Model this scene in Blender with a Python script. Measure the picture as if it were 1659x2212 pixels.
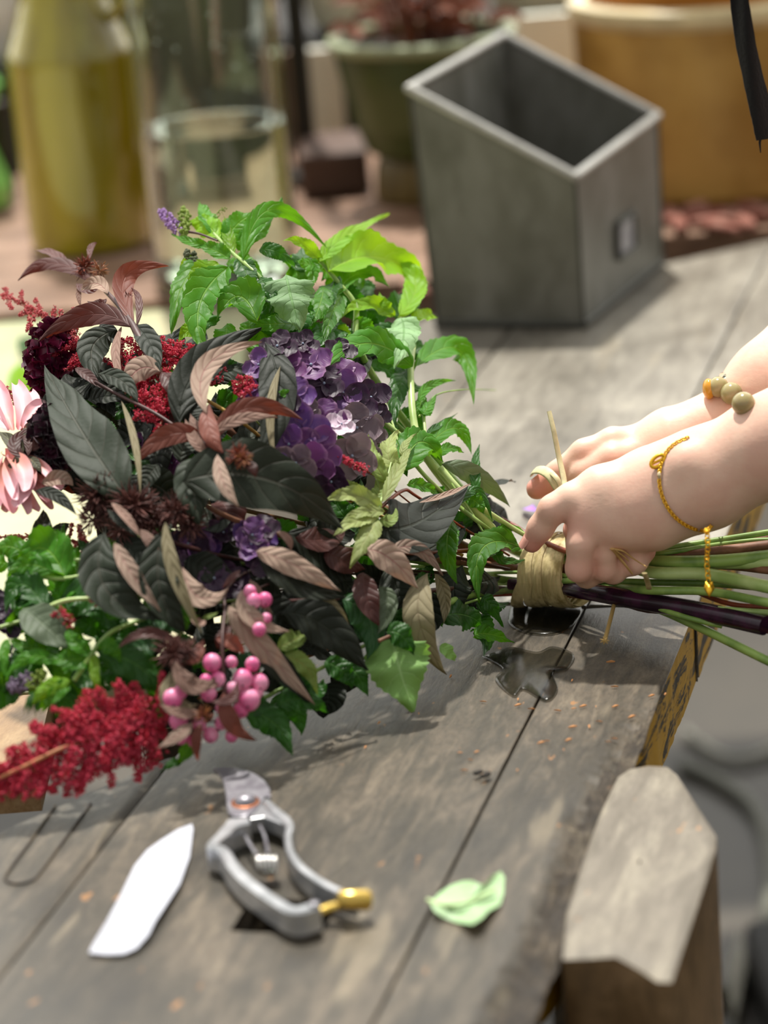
import bpy, math, random
import numpy as np
from mathutils import Vector, Matrix, noise
from mathutils.bvhtree import BVHTree
for o in list(bpy.data.objects): bpy.data.objects.remove(o, do_unlink=True)
SC = bpy.context.scene
COL = SC.collection
R = math.radians
rnd = random.Random(7)
# ------------------------------------------------------------------ camera
TZ = 0.85                      # height of the bench top
CAMH = 0.58                    # camera above the bench top
TH, RO, F = R(19.0), 0.08, 45/17.3*2212
_r0, _f, _u0 = Vector((1,0,0)), Vector((0,math.cos(TH),-math.sin(TH))), Vector((0,math.sin(TH),math.cos(TH)))
CR = _r0*math.cos(RO) - _u0*math.sin(RO)
CU = _r0*math.sin(RO) + _u0*math.cos(RO)
CP = Vector((0,0,TZ+CAMH))
cam = bpy.data.cameras.new('camera'); co = bpy.data.objects.new('camera', cam); COL.objects.link(co)
m = Matrix.Identity(4)
for i in range(3): m[i][0], m[i][1], m[i][2], m[i][3] = CR[i], CU[i], -_f[i], CP[i]
co.matrix_world = m
cam.sensor_fit = 'VERTICAL'; cam.sensor_height = 17.3; cam.sensor_width = 13.0; cam.lens = 45
cam.clip_start = .05
cam.dof.use_dof = True; cam.dof.focus_distance = 1.53; cam.dof.aperture_fstop = 2.1
SC.camera = co
# ------------------------------------------------------------------ light
def C(h, a=1.0):
    v = [int(h[i:i+2],16)/255 for i in (0,2,4)]
    return tuple((c/12.92 if c<=.04045 else ((c+.055)/1.055)**2.4) for c in v)+(a,)
w = bpy.data.worlds.new('world'); SC.world = w; w.use_nodes = True
nt = w.node_tree; nt.nodes.clear()
out = nt.nodes.new('ShaderNodeOutputWorld'); bg = nt.nodes.new('ShaderNodeBackground')
tc = nt.nodes.new('ShaderNodeTexCoord'); sx = nt.nodes.new('ShaderNodeSeparateXYZ'); cr = nt.nodes.new('ShaderNodeValToRGB')
nt.links.new(tc.outputs['Generated'], sx.inputs[0]); nt.links.new(sx.outputs['Z'], cr.inputs[0])
e = cr.color_ramp.elements
e[0].position = 0.0; e[0].color = C('7a7464'); e[1].position = .75; e[1].color = (.95,.95,.93,1)
k = e.new(.06); k.color = (.9,.88,.8,1)
k = e.new(.4); k.color = (1,.99,.94,1)
mr = nt.nodes.new('ShaderNodeMapRange'); mr.inputs[1].default_value=-.1; mr.inputs[2].default_value=.9; mr.inputs[3].default_value=.5; mr.inputs[4].default_value=2.2   # the daylight comes from the open far side
nt.links.new(sx.outputs['Y'], mr.inputs[0])
nt.links.new(cr.outputs[0], bg.inputs[0]); nt.links.new(mr.outputs[0], bg.inputs[1])
nt.links.new(bg.outputs[0], out.inputs[0])
sun = bpy.data.lights.new('sun','SUN'); sun.energy = 4.2; sun.angle = R(2.5); sun.color = (1,.96,.88)
so = bpy.data.objects.new('sun', sun); COL.objects.link(so)
so.rotation_euler = Vector((.05,-.36,-.93)).to_track_quat('-Z','Y').to_euler()
SC.view_settings.view_transform = 'Standard'; SC.view_settings.look = 'None'
SC.view_settings.exposure = 0.35; SC.view_settings.gamma = 1; SC.view_settings.use_curve_mapping = False
SC.cycles.max_bounces = 8; SC.cycles.transparent_max_bounces = 8; SC.cycles.transmission_bounces = 8
SC.cycles.caustics_reflective = False; SC.cycles.caustics_refractive = False
SC.cycles.sample_clamp_indirect = 6
# ------------------------------------------------------------------ placing helpers
def ray(x, y):
    return _f*F + CR*(x-829.5) + CU*(1106-y)
def tb(x, y, h=0.0):           # the point of the plane h above the bench top seen at (x, y)
    d = ray(x,y); return CP + d*((h-CAMH)/d.z)
def pY(x, y, Y):               # the point seen at (x, y) at distance Y
    d = ray(x,y); return CP + d*(Y/d.y)
def interp(x, pts):
    return float(np.interp(x, [p[0] for p in pts], [p[1] for p in pts]))
YB = [(-300,1760),(0,1740),(150,1720),(400,1650),(700,1565),(880,1530),(1000,1440),(1090,1385),(1150,1310),(1800,1330)]
YT = [(-300,600),(0,600),(60,560),(350,450),(600,430),(850,470),(1000,780),(1050,950),(1150,1130),(1800,1130)]
HT = [(-300,.19),(0,.20),(350,.235),(600,.24),(850,.20),(1000,.13),(1100,.07),(1150,.055),(1800,.05)]
def hull(x, y, d=0.0):         # the bouquet's outer surface, d metres outward
    yb, yt, ht = interp(x,YB), interp(x,YT), interp(x,HT)
    s = max(0.0, min(1.08, (yb-y)/(yb-yt)))
    h = .008 + (ht-.008)*s**.9
    p = tb(x, y, h)
    if d:
        v = (CP-p).normalized()
        p = p + v*d
    if p.z < TZ+.004:
        p = p + (CP-p)*((TZ+.004-p.z)/(CP.z-p.z))
    return p
# ------------------------------------------------------------------ mesh builder
class MB:
    def __init__(s): s.v=[]; s.f=[]; s.uv=[]; s.mi=[]
    def add(s, vs, fs, uvs=None, mi=0):
        b=len(s.v); s.v.extend([tuple(v) for v in vs]); s.f.extend([tuple(i+b for i in f) for f in fs])
        s.uv.extend(uvs if uvs else [(0,0)]*len(vs)); s.mi.extend([mi]*len(fs)); return s
    def grid(s, rows, closed=False, uvr=None, mi=0):
        n=len(rows[0]); vs=[p for r in rows for p in r]; fs=[]
        for i in range(len(rows)-1):
            for j in range(n if closed else n-1):
                a=i*n+j; b=i*n+(j+1)%n; fs.append((a,b,b+n,a+n))
        uv=uvr if uvr else [(i/max(1,len(rows)-1), j/max(1,n-1)) for i in range(len(rows)) for j in range(n)]
        return s.add(vs,fs,uv,mi)
    def tube(s, pts, rad, n=8, cap=True, mi=0, flat=1.0, ref=None):
        pts=[Vector(p) for p in pts]; N=len(pts)
        if not hasattr(rad,'__len__'): rad=[rad]*N
        t0=(pts[1]-pts[0]).normalized()
        nn=Vector(ref) if ref is not None else (Vector((0,0,1)) if abs(t0.z)<.9 else Vector((1,0,0)))
        rows=[]
        for i in range(N):
            t=(pts[min(i+1,N-1)]-pts[max(i-1,0)]).normalized()
            nn=(nn-t*nn.dot(t)).normalized(); b=t.cross(nn)
            rows.append([pts[i]+(b*math.cos(2*math.pi*j/n)+nn*math.sin(2*math.pi*j/n)*flat)*rad[i] for j in range(n)])
        s.grid(rows, True, mi=mi)
        if cap:
            for r in (rows[0][::-1], rows[-1]):
                s.add(r,[tuple(range(n))],mi=mi)
        return s
    def lathe(s, prof, c, n=48, mi=0):
        c=Vector(c); pp=[prof[0]]
        for a,b in zip(prof,prof[1:]):
            d=math.hypot(a[0]-b[0],a[1]-b[1])
            if d>.008:
                e=.0012/d
                for q in (e,.5,1-e): pp.append((a[0]+(b[0]-a[0])*q,a[1]+(b[1]-a[1])*q))
            pp.append(b)
        prof=pp
        rows=[[c+Vector((r*math.cos(2*math.pi*j/n), r*math.sin(2*math.pi*j/n), z)) for j in range(n)] for r,z in prof]
        return s.grid(rows, True, mi=mi)
    def ball(s, c, r, n=10, sc=(1,1,1), mi=0):
        c=Vector(c); m=n//2+1
        rows=[[c+Vector((max(1e-5,math.sin(math.pi*i/m))*math.cos(2*math.pi*j/n)*r*sc[0], max(1e-5,math.sin(math.pi*i/m))*math.sin(2*math.pi*j/n)*r*sc[1], -math.cos(math.pi*i/m)*r*sc[2])) for j in range(n)] for i in range(m+1)]
        return s.grid(rows, True, mi=mi)
    def prism(s, top, dz=None, low=None, mi=0):
        top=[Vector(p) for p in top]; n=len(top)
        lo=[Vector(p) for p in low] if low else [p+Vector((0,0,-dz)) for p in top]
        a=sum(((top[i].x*top[(i+1)%n].y-top[(i+1)%n].x*top[i].y) for i in range(n)))
        if a<0: top=top[::-1]; lo=lo[::-1]
        return s.add(top+lo,[tuple(range(n)),tuple(range(2*n-1,n-1,-1))]+[(i,i+n,(i+1)%n+n,(i+1)%n) for i in range(n)],mi=mi)
    def build(s, name, mat, parent=None, smooth=True, kind=None, label=None):
        me=bpy.data.meshes.new(name)
        off=Vector(parent['_o']) if parent is not None else Vector((0,0,0))
        me.from_pydata([tuple(Vector(v)-off) for v in s.v], [], s.f)
        for mm in (mat if isinstance(mat,(list,tuple)) else [mat]): me.materials.append(mm)
        if s.uv:
            ul=me.uv_layers.new(name='UVMap'); li=np.zeros(len(me.loops),dtype=np.int32); me.loops.foreach_get('vertex_index',li)
            ul.data.foreach_set('uv', np.array(s.uv,dtype=np.float32)[li].ravel())
        me.polygons.foreach_set('material_index', np.array(s.mi,dtype=np.int32))
        if smooth: me.polygons.foreach_set('use_smooth', [True]*len(me.polygons))
        me.update()
        o=bpy.data.objects.new(name, me); COL.objects.link(o)
        o['_o']=tuple(off)
        if parent is not None: o.parent=parent
        if kind: o['kind']=kind
        if label: o['label']=label
        return o
def thing(name, label, cat, loc, group=None):
    o=bpy.data.objects.new(name,None); o.empty_display_size=.02; COL.objects.link(o); o.location=loc; o['_o']=tuple(loc)
    return tag(o,label,cat,group)
def tag(o, label=None, cat=None, group=None, kind=None):
    if label: o['label']=label
    if cat: o['category']=cat
    if group: o['group']=group
    if kind: o['kind']=kind
    return o
def bevel(o, w=.003, seg=2):
    b=o.modifiers.new('bevel','BEVEL'); b.width=w; b.segments=seg; b.limit_method='ANGLE'; return o
# ------------------------------------------------------------------ materials
class N:
    def __init__(s, name):
        s.m=bpy.data.materials.new(name); s.m.use_nodes=True; s.t=s.m.node_tree; s.t.nodes.clear()
        s.out=s.n('OutputMaterial')
    def n(s, k, **kw):
        q=s.t.nodes.new('ShaderNode'+k)
        for a,b in kw.items(): setattr(q,a,b)
        return q
    def l(s,a,b): s.t.links.new(a,b)
    def put(s, i, v):
        if v is None: return
        if hasattr(v,'is_output'): s.l(v,i)
        else: i.default_value=v
    def math(s, op, a, b=None, clamp=False):
        q=s.n('Math',operation=op,use_clamp=clamp); s.put(q.inputs[0],a); s.put(q.inputs[1],b); return q.outputs[0]
    def mix(s, f, a, b, mode='MIX'):
        q=s.n('MixRGB',blend_type=mode); s.put(q.inputs[0],f); s.put(q.inputs[1],a); s.put(q.inputs[2],b); return q.outputs[0]
    def coord(s, kind='Object', scale=(1,1,1), rot=(0,0,0)):
        t=s.n('TexCoord'); mp=s.n('Mapping'); s.l(t.outputs[kind],mp.inputs[0]); mp.inputs['Scale'].default_value=scale; mp.inputs['Rotation'].default_value=rot; return mp.outputs[0]
    def noise(s, vec, scale, detail=4, rough=.55, dist=0):
        q=s.n('TexNoise'); s.put(q.inputs['Vector'],vec); q.inputs['Scale'].default_value=scale; q.inputs['Detail'].default_value=detail; q.inputs['Roughness'].default_value=rough; q.inputs['Distortion'].default_value=dist; return q.outputs[0]
    def ramp(s, f, stops):
        q=s.n('ValToRGB'); s.put(q.inputs[0],f); e=q.color_ramp.elements
        e[0].position,e[0].color=stops[0]; e[1].position,e[1].color=stops[-1]
        for p,c in stops[1:-1]: x=e.new(p); x.color=c
        return q.outputs[0]
    def smooth(s, v, a, b):
        q=s.n('MapRange',interpolation_type='SMOOTHSTEP'); s.put(q.inputs[0],v); q.inputs[1].default_value=a; q.inputs[2].default_value=b; return q.outputs[0]
    def bump(s, h, st=.3, d=.002):
        q=s.n('Bump'); s.put(q.inputs['Height'],h); q.inputs['Strength'].default_value=st; q.inputs['Distance'].default_value=d; return q.outputs[0]
    def bsdf(s, col, rough=.5, metal=0, normal=None, **kw):
        q=s.n('BsdfPrincipled'); s.put(q.inputs['Base Color'],col); s.put(q.inputs['Roughness'],rough); s.put(q.inputs['Metallic'],metal)
        if normal is not None: s.l(normal,q.inputs['Normal'])
        for a,b in kw.items(): s.put(q.inputs[a.replace('_',' ')],b)
        return q.outputs[0]
    def done(s, sh): s.l(sh,s.out.inputs[0]); return s.m
def plain(name, col, rough=.5, metal=0, var=.15, nscale=40, bump=0, col2=None, **kw):
    g=N(name); nz=g.noise(g.coord('Object'),nscale,3)
    c=col if isinstance(col,tuple) else C(col)
    c2=C(col2) if col2 else tuple(x*(1-var) for x in c[:3])+(1,)
    cc=g.mix(g.smooth(nz,.35,.65),c,c2)
    return g.done(g.bsdf(cc,rough,metal,g.bump(nz,bump) if bump else None,**kw))
def leafmat(name, front, back, trans, tr=.3, rough=.45, vein='c8d09a', va=.35, nv=7, quilt=.5, jit=.3, spec=.5, bs=.5):
    g=N(name); uv=g.coord('UV'); sp=g.n('SeparateXYZ'); g.l(uv,sp.inputs[0]); U,V=sp.outputs[0],sp.outputs[1]
    v=g.math('MULTIPLY',g.math('ABSOLUTE',g.math('SUBTRACT',V,.5)),2.0)
    sv=g.math('SUBTRACT',g.math('MULTIPLY',U,nv),g.math('MULTIPLY',g.math('POWER',v,1.3),1.35))
    fr=g.math('MULTIPLY',g.math('ABSOLUTE',g.math('SUBTRACT',g.math('FRACT',sv),.5)),2.0)
    side=g.smooth(fr,.86,1.0); mid=g.smooth(v,.075,.015)
    net=g.noise(g.coord('Object'),420,2)
    mask=g.math('MAXIMUM',g.math('MULTIPLY',side,.7),mid)
    oi=g.n('ObjectInfo'); rn=oi.outputs['Random']
    blot=g.noise(g.coord('Object'),55,3)
    def colr(c):
        c=C(c) if isinstance(c,str) else c
        a=g.mix(rn,tuple(x*(1-jit) for x in c[:3])+(1,),tuple(min(1,x*(1+jit)) for x in c[:3])+(1,))
        a=g.mix(g.math('MULTIPLY',blot,.35),a,tuple(x*.55 for x in c[:3])+(1,))
        return g.mix(g.math('MULTIPLY',mask,va),a,C(vein))
    geo=g.n('NewGeometry'); cc=g.mix(geo.outputs['Backfacing'],colr(front),colr(back))
    pil=g.math('SUBTRACT',1.0,g.math('POWER',fr,2.0))
    h=g.math('ADD',g.math('SUBTRACT',g.math('MULTIPLY',pil,quilt),g.math('MULTIPLY',mask,.6)),g.math('MULTIPLY',net,.35))
    b=g.bsdf(cc,rough+.08,0,g.bump(h,bs,.0008),Specular_IOR_Level=spec*.7)
    tl=g.n('BsdfTranslucent'); g.put(tl.inputs[0],C(trans) if isinstance(trans,str) else trans)
    mx=g.n('MixShader'); mx.inputs[0].default_value=tr; g.l(b,mx.inputs[1]); g.l(tl.outputs[0],mx.inputs[2])
    return g.done(mx.outputs[0])
def woodmat(name, cols, rot=R(16.4), rough=.5, speck=.0, wear='8f6a45', sc=(1,1,1), b=.5, stain=.5, scr=0.0):
    g=N(name); v=g.coord('Object',(38*sc[0],2.4*sc[1],38*sc[2]),(0,0,0)); 
    # rotate first, then stretch along the boards
    t=g.n('TexCoord'); r=g.n('Mapping'); g.l(t.outputs['Object'],r.inputs[0]); r.inputs['Rotation'].default_value=(0,0,rot)
    s2=g.n('Mapping'); g.l(r.outputs[0],s2.inputs[0]); s2.inputs['Scale'].default_value=(20*sc[0],3.4*sc[1],20*sc[2])
    s3=g.n('Mapping'); g.l(r.outputs[0],s3.inputs[0]); s3.inputs['Scale'].default_value=(9,6,9)
    s4=g.n('Mapping'); g.l(r.outputs[0],s4.inputs[0]); s4.inputs['Scale'].default_value=(110,40,110)
    s5=g.n('Mapping'); g.l(r.outputs[0],s5.inputs[0]); s5.inputs['Scale'].default_value=(55,22,55)
    gr=g.noise(s2.outputs[0],6,8,.65,.6); bl=g.noise(s3.outputs[0],1.6,5,.6,.4); fi=g.noise(s4.outputs[0],4,6,.7); sp=g.noise(s5.outputs[0],1.8,3,.6)
    f=g.math('ADD',g.math('MULTIPLY',gr,.5),g.math('MULTIPLY',bl,.5))
    c=g.ramp(f,[(.36,C(cols[0])),(.48,C(cols[1])),(.56,C(cols[2])),(.66,C(cols[3]))])
    c=g.mix(g.math('MULTIPLY',g.smooth(fi,.42,.7),.45),c,C(cols[0]))
    c=g.mix(g.math('MULTIPLY',g.smooth(g.noise(s3.outputs[0],.55,4),.52,.68),stain),c,C(cols[0]))
    if scr: c=g.mix(g.math('MULTIPLY',g.smooth(g.noise(s2.outputs[0],2.2,3,.5),.62,.72),scr),c,C('c2b193'))
    if speck: c=g.mix(g.math('MULTIPLY',g.smooth(sp,.68,.73),speck),c,C(wear))
    hh=g.math('ADD',g.math('MULTIPLY',gr,.7),g.math('MULTIPLY',fi,.5))
    ro=g.math('ADD',g.math('MULTIPLY',bl,.3),rough-.15)
    return g.done(g.bsdf(c,ro,0,g.bump(hh,b,.002)))
def glass(name, col, ior=1.45, rough=0.0):
    g=N(name); q=g.n('BsdfPrincipled'); q.inputs['Base Color'].default_value=C(col); q.inputs['Roughness'].default_value=rough
    q.inputs['Transmission Weight'].default_value=1; q.inputs['IOR'].default_value=ior; return g.done(q.outputs[0])
# ------------------------------------------------------------------ the setting
AX = Vector((math.sin(R(16.4)), math.cos(R(16.4)),0)); BX = Vector((math.cos(R(16.4)), -math.sin(R(16.4)),0))
def ab(p): return p.dot(AX), p.dot(BX)
def AB(a,b,z=TZ): v=AX*a+BX*b; return Vector((v.x,v.y,z))
M_floor = (lambda g: g.done(g.bsdf(g.ramp(g.noise(g.coord('Object',(1,1,1)),2.2,6,.6),[(.35,C('2c261b')),(.5,C('3a3327')),(.65,C('494032'))]),.45,0,g.bump(g.noise(g.coord('Object'),30,4),.2,.003))))(N('concrete_floor'))
mb=MB(); mb.add([(-4,-1,0),(4,-1,0),(4,6,0),(-4,6,0)],[(0,1,2,3)]); mb.build('floor',M_floor,kind='structure')
M_wall = plain('back_wall','55493a',.8,var=.45,nscale=1.7)
mb=MB(); mb.prism([(-4,6,0),(4,6,0),(4,6.1,0),(-4,6.1,0)],dz=-1.25); mb.build('wall_back',M_wall,kind='structure',smooth=False)

# ------------------------------------------------------------------ workbench
M_bench = woodmat('weathered_bench_wood',['262119','413a2e','594f41','766a58'],rough=.48,speck=.8,wear='a0703f',b=.45,stain=.45,scr=.2)
M_edge = woodmat('rotten_bench_edge',['1a1510','3f362b','5f5445','857a66'],rough=.75,sc=(2,3,2),speck=.9,wear='b0682c',b=1.0,stain=.8,scr=.3)
def yellow():
    g=N('peeling_yellow_paint'); v=g.coord('Object',(14,14,60)); n1=g.noise(v,1.3,7,.7,.5); n2=g.noise(g.coord('Object'),30,5,.6)
    c=g.mix(n2,C('d0a022'),C('a07818')); c=g.mix(g.smooth(n1,.5,.58),c,C('2b2417'))
    return g.done(g.bsdf(c,.5,0,g.bump(n1,.4)))
M_yel = yellow()
M_body = woodmat('dark_bench_frame',['1b1612','382e24','54462f','6b5a40'],rough=.7)
b_r = (ab(tb(1480,1370))[1]+ab(tb(1215,2020))[1])/2
b_1 = (ab(tb(1265,1310))[1]+ab(tb(810,2200))[1])/2
b_2 = (ab(tb(330,1690))[1]+ab(tb(20,2085))[1])/2
aL1=ab(tb(0,1795)); aL2=ab(tb(240,1690))
def left_end(b): return aL1[0]+(b-aL1[1])*(aL2[0]-aL1[0])/(aL2[1]-aL1[1])
eF1=ab(tb(905,690)); eF2=ab(tb(1659,518))
def far_end(b): return eF1[0]+(b-eF1[1])*(eF2[0]-eF1[0])/(eF2[1]-eF1[1])
bench=thing('workbench','old weathered grey wooden workbench with cracked planks under the flowers','workbench',(0,1.6,0))
def plank(b0,b1,a0,a1f,th=.032,nb=10,na=110,wear_r=0,wear_l=0,seed=0,mat=None,side=None,cut=None,rot=None):
    # a board whose top is slightly uneven; its long edges are worn round, rotten before a = rot
    mb=MB(); top=[]; al=[a0+(min(a1f(b0),a1f(b1))-.05-a0)*i/na for i in range(na+1)]; bl=[]
    for j in range(nb+1):
        t=j/nb; t=t*t*(3-2*t); bl.append(b0+(b1-b0)*t)
    if cut:
        for q in cut[:2]: k=min(range(len(al)),key=lambda i:abs(al[i]-q)); al[k]=q
        for q in cut[2:]: k=min(range(1,nb),key=lambda i:abs(bl[i]-q)); bl[k]=q
    al.append(None); rotten=[]
    for a_ in al:
        row=[]
        for j in range(nb+1):
            b=bl[j]; a=a1f(b) if a_ is None else a_
            n1=noise.noise(Vector((a*14,b*30,seed))); n2=noise.noise(Vector((a*60,b*60,seed+5))); n3=noise.noise(Vector((a*160,b*160,seed+2)))
            z=TZ-.0006+n1*.0005
            if rot:
                k=max(0,min(1,(rot-a)/.14)); m=max(0,(b-(b1-.020-.008*n1))/.02)
                if m>0: z-=k*(.010*m**.8*(1+.5*n2)+.004*max(0,n3)); 
                if j==nb: b-=k*(.009+.004*n2)
            if j==nb: z-=.0012+wear_r*(.5+.8*n2+.5*n1); b-=.0004+.0009*max(0,n3)+wear_r*.4*(1+n2)
            if j==0: z-=.0012+wear_l*(.5+.8*n2); b+=.0003+.0012*max(0,n3)+wear_l*.3*(1+n2)
            row.append(AB(a,b,z))
        top.append(row)
    vs=[p for r in top for p in r]; n=nb+1; fa=[]; fb=[]
    for i in range(len(top)-1):
        for j in range(nb):
            q=(i*n+j,i*n+j+1,(i+1)*n+j+1,(i+1)*n+j)
            aa,bb=ab(sum((vs[k] for k in q),Vector())/4)
            if cut and cut[0]<aa<cut[1] and cut[2]<bb<cut[3]: continue
            (fb if rot and aa<rot-.01 and bb>b1-.016*min(1,(rot-aa)/.12)-.004*noise.noise(Vector((aa*90,bb*90,3))) else fa).append(q)
    mb.add(vs,fa); mb.mi=[0]*len(mb.f)
    if fb:
        mb.f+=fb; mb.mi+=[2]*len(fb)
    if cut:
        c0,c1,d0,d1=cut; hp=[(c0,d0),(c1,d0),(c1,d1),(c0,d1)]
        for k in range(4):
            p,q=hp[k],hp[(k+1)%4]
            mb.add([AB(*p,TZ-.0004),AB(*q,TZ-.0004),AB(*q,TZ-.03),AB(*p,TZ-.03)],[(0,1,2,3)],mi=1)
    L=[r[0] for r in top]; Rr=[r[-1] for r in top]; E=top[-1]; S=top[0]
    dn=lambda P:[Vector((p.x,p.y,TZ-th)) for p in P]
    mb.grid([L,dn(L)]); mb.grid([Rr,dn(Rr)],mi=1); mb.grid([E,dn(E)]); mb.grid([S,dn(S)])
    return mb.build('plank',[mat or M_bench, side or M_edge, M_edge],bench)
g_=.0005
hole_a0,hole_b0=ab(tb(497,2008)); hole_a1=ab(tb(532,1936))[0]; hole_b1=ab(tb(700,2006))[1]
a_mid=ab(tb(1300,1312))[0]
mid_end=lambda b: a_mid+.004*noise.noise(Vector((b*40,0,0)))
plank(b_2+g_,b_1-g_,.45,mid_end,na=170,nb=40,cut=(hole_a0,hole_a1,hole_b0,hole_b1),seed=3)
plank(b_1+g_,b_r,.45,mid_end,na=320,nb=30,wear_r=.0028,wear_l=.0004,seed=9,side=M_yel,rot=ab(tb(1440,1500))[0],th=.046)
plank(b_2-.075,b_2-g_,.45,left_end,seed=14,nb=10)
plank(b_2-.16,b_2-.0755,.45,left_end,seed=15,nb=10)
plank(b_2-.45,b_2-.1605,.45,left_end,seed=16,nb=14)
b_f=ab(tb(905,690))[1]
M_slab=woodmat('smooth_grey_board',['625d54','7e786d','918b7f','a19a8c'],rough=.4,b=.15,stain=.3,scr=.15,speck=.15)
plank(b_2+g_,b_1-g_,a_mid+.006,far_end,na=60,nb=12,seed=21,mat=M_slab)
plank(b_1+.0002,b_r,a_mid+.006,far_end,na=80,nb=12,seed=22,mat=M_slab,side=M_yel,th=.046)
plank(b_f,b_2-g_,1.72,far_end,seed=17,nb=10,na=50,mat=M_slab)
# frame under the boards, set back from every edge
mb=MB()
def pr(a0,a1,b0,b1,z0,z1,mi=0): mb.prism([AB(a0,b0,z1),AB(a1,b0,z1),AB(a1,b1,z1),AB(a0,b1,z1)],dz=z1-z0,mi=mi)
pr(.5,.95,b_2-.4,b_r-.14,TZ-.15,TZ-.053); pr(.95,2.0,b_2+.02,b_r-.14,TZ-.15,TZ-.053)
mb.build('apron',M_body,bench,smooth=False)
for a,b in ((.55,b_2-.36),(.55,b_r-.22),(1.95,b_2+.03),(1.95,b_r-.22)):
    mb=MB(); pr(a,a+.09,b,b+.07,0,TZ-.151); mb.build('leg',M_body,bench,smooth=False)
# left end grain of the bench, thick brown board below
M_brown=woodmat('brown_end_grain',['3a2413','6b431f','8c5c2c','a97a43'],rough=.6)
mb=MB()
q=[AB(left_end(b),b,TZ-.034) for b in (b_2-.44,b_2-.05)]
mb.prism([q[0],q[1],q[1]-AX*.05,q[0]-AX*.05],dz=.09); mb.build('end_rail',M_brown,bench,smooth=False)

# vise jaw at the right front corner
jaw_px=[(1216,2064),(1226,1960),(1262,1850),(1300,1745),(1335,1672),(1362,1655),(1400,1648),(1440,1650),(1462,1668),(1545,1800),(1543,1830),(1528,1880),(1450,2112),(1420,2112),(1380,2085),(1330,2058),(1270,2062)]
jt=[tb(x,y,-.001) for x,y in jaw_px]; c=sum(jt,Vector())/len(jt)
M_jaw=woodmat('worn_vise_wood',['5c5549','787064','8d8576','a59a86'],rough=.6,speck=.7,wear='b98a5c',b=.5,stain=.25,scr=.4)
M_jawside=woodmat('brown_vise_side',['42321f','6d5536','84694a','97805c'],rough=.65,sc=(.3,4,.3))
vise=thing('vise_jaw','chunky pale wooden vise jaw with a pointed end at the right corner of the bench','vise',(c.x,c.y,TZ-.3))
mb=MB(); n=len(jt)
low=[p+(p-c).normalized()*.001+Vector((0,0,-.0025)) for p in jt]
rows=[[c+(p-c)*s for p in jt] for s in (.02,.3,.6,.85,.955)]
rows.append([p+(p-c).normalized()*.0006+Vector((0,0,-.002)) for p in jt]); 
for r_i,r in enumerate(rows[:-1]):
    for p in r: p.z+=noise.noise(p*40)*.0006
mb.grid(rows,True); mb.build('jaw_top',M_jaw,vise)
mb=MB()
rows=[rows[-1]]+[[Vector((p.x,p.y,p.z-d))+(p-c).normalized()*.0008 for p in jt] for d in (.01,.1,.3)]
mb.grid(rows,True); mb.build('jaw_block',M_jawside,vise)
mb=MB(); sc0=AB(ab(c)[0],b_r-.03,TZ-.2); mb.tube([sc0,sc0+BX*.1],.016,16); mb.build('vise_screw',plain('old_iron','3a3632',.5,.9),vise)

# ------------------------------------------------------------------ behind and beside: tables
M_cream=plain('whitewashed_boards','bdb793',.6,var=.12,nscale=9,col2='a6aa82')
M_tan=woodmat('tan_board',['7d5f3e','96764f','a88a62','b89c76'],rough=.5,stain=.3)
M_pink=woodmat('pinkish_plank',['5c4030','86664f','9c7a64','b09480'],rough=.55,rot=R(90),stain=.35)
def box(mb,x0,x1,y0,y1,z0,z1,mi=0): return mb.prism([(x0,y0,z1),(x1,y0,z1),(x1,y1,z1),(x0,y1,z1)],dz=z1-z0,mi=mi)
side=thing('side_table','low side table of pale boards standing behind the left end of the workbench','table',(-.55,1.8,0))
lz=TZ-.006
yT=tb(0,1500,-.006).y
mb=MB(); box(mb,-1.2,-.20,tb(0,1650,-.006).y,yT-.004,lz-.03,lz); mb.build('tan_board',M_tan,side,smooth=False,label='tan brown bare board nearest the flowers')
yC=tb(300,655).y-.006
mb=MB(); box(mb,-1.2,-.105,yT,yC,lz-.03,lz); mb.build('cream_board',M_cream,side,smooth=False,label='cream painted board')
for x,y in ((-1.1,yT-.06),(-.27,yT-.06),(-1.1,yC-.1),(-.2,yC-.1)):
    mb=MB(); box(mb,x-.03,x+.03,y-.03,y+.03,0,lz-.03); mb.build('leg',M_body,side,smooth=False)
back=thing('display_table','long pinkish brown plank table behind the workbench holding jars and pots','table',(0,2.8,0))
yb0=tb(300,655).y
mb=MB(); box(mb,-1.4,.06,yb0,yb0+.16,TZ-.035,TZ); mb.build('plank',M_pink,back,smooth=False)
mb=MB(); box(mb,-1.4,.06,yb0+.163,yb0+.36,TZ-.035,TZ); mb.build('plank',M_pink,back,smooth=False)
yq=max(tb(1659,518).y,tb(905,690).y)+.05
mb=MB(); box(mb,.065,1.6,tb(1659,505).y+.02,2.95,TZ-.035,TZ); mb.build('plank',M_pink,back,smooth=False)
mb=MB(); box(mb,-1.4,.06,yb0+.363,2.95,TZ-.035,TZ-.004); mb.build('plank',M_pink,back,smooth=False)
for x,y in ((-1.3,yb0+.1),(-.05,yb0+.1),(-1.3,2.85),(1.5,2.85),(1.5,2.62)):
    mb=MB(); box(mb,x-.03,x+.03,y-.03,y+.03,0,TZ-.036); mb.build('leg',M_body,back,smooth=False)

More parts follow.
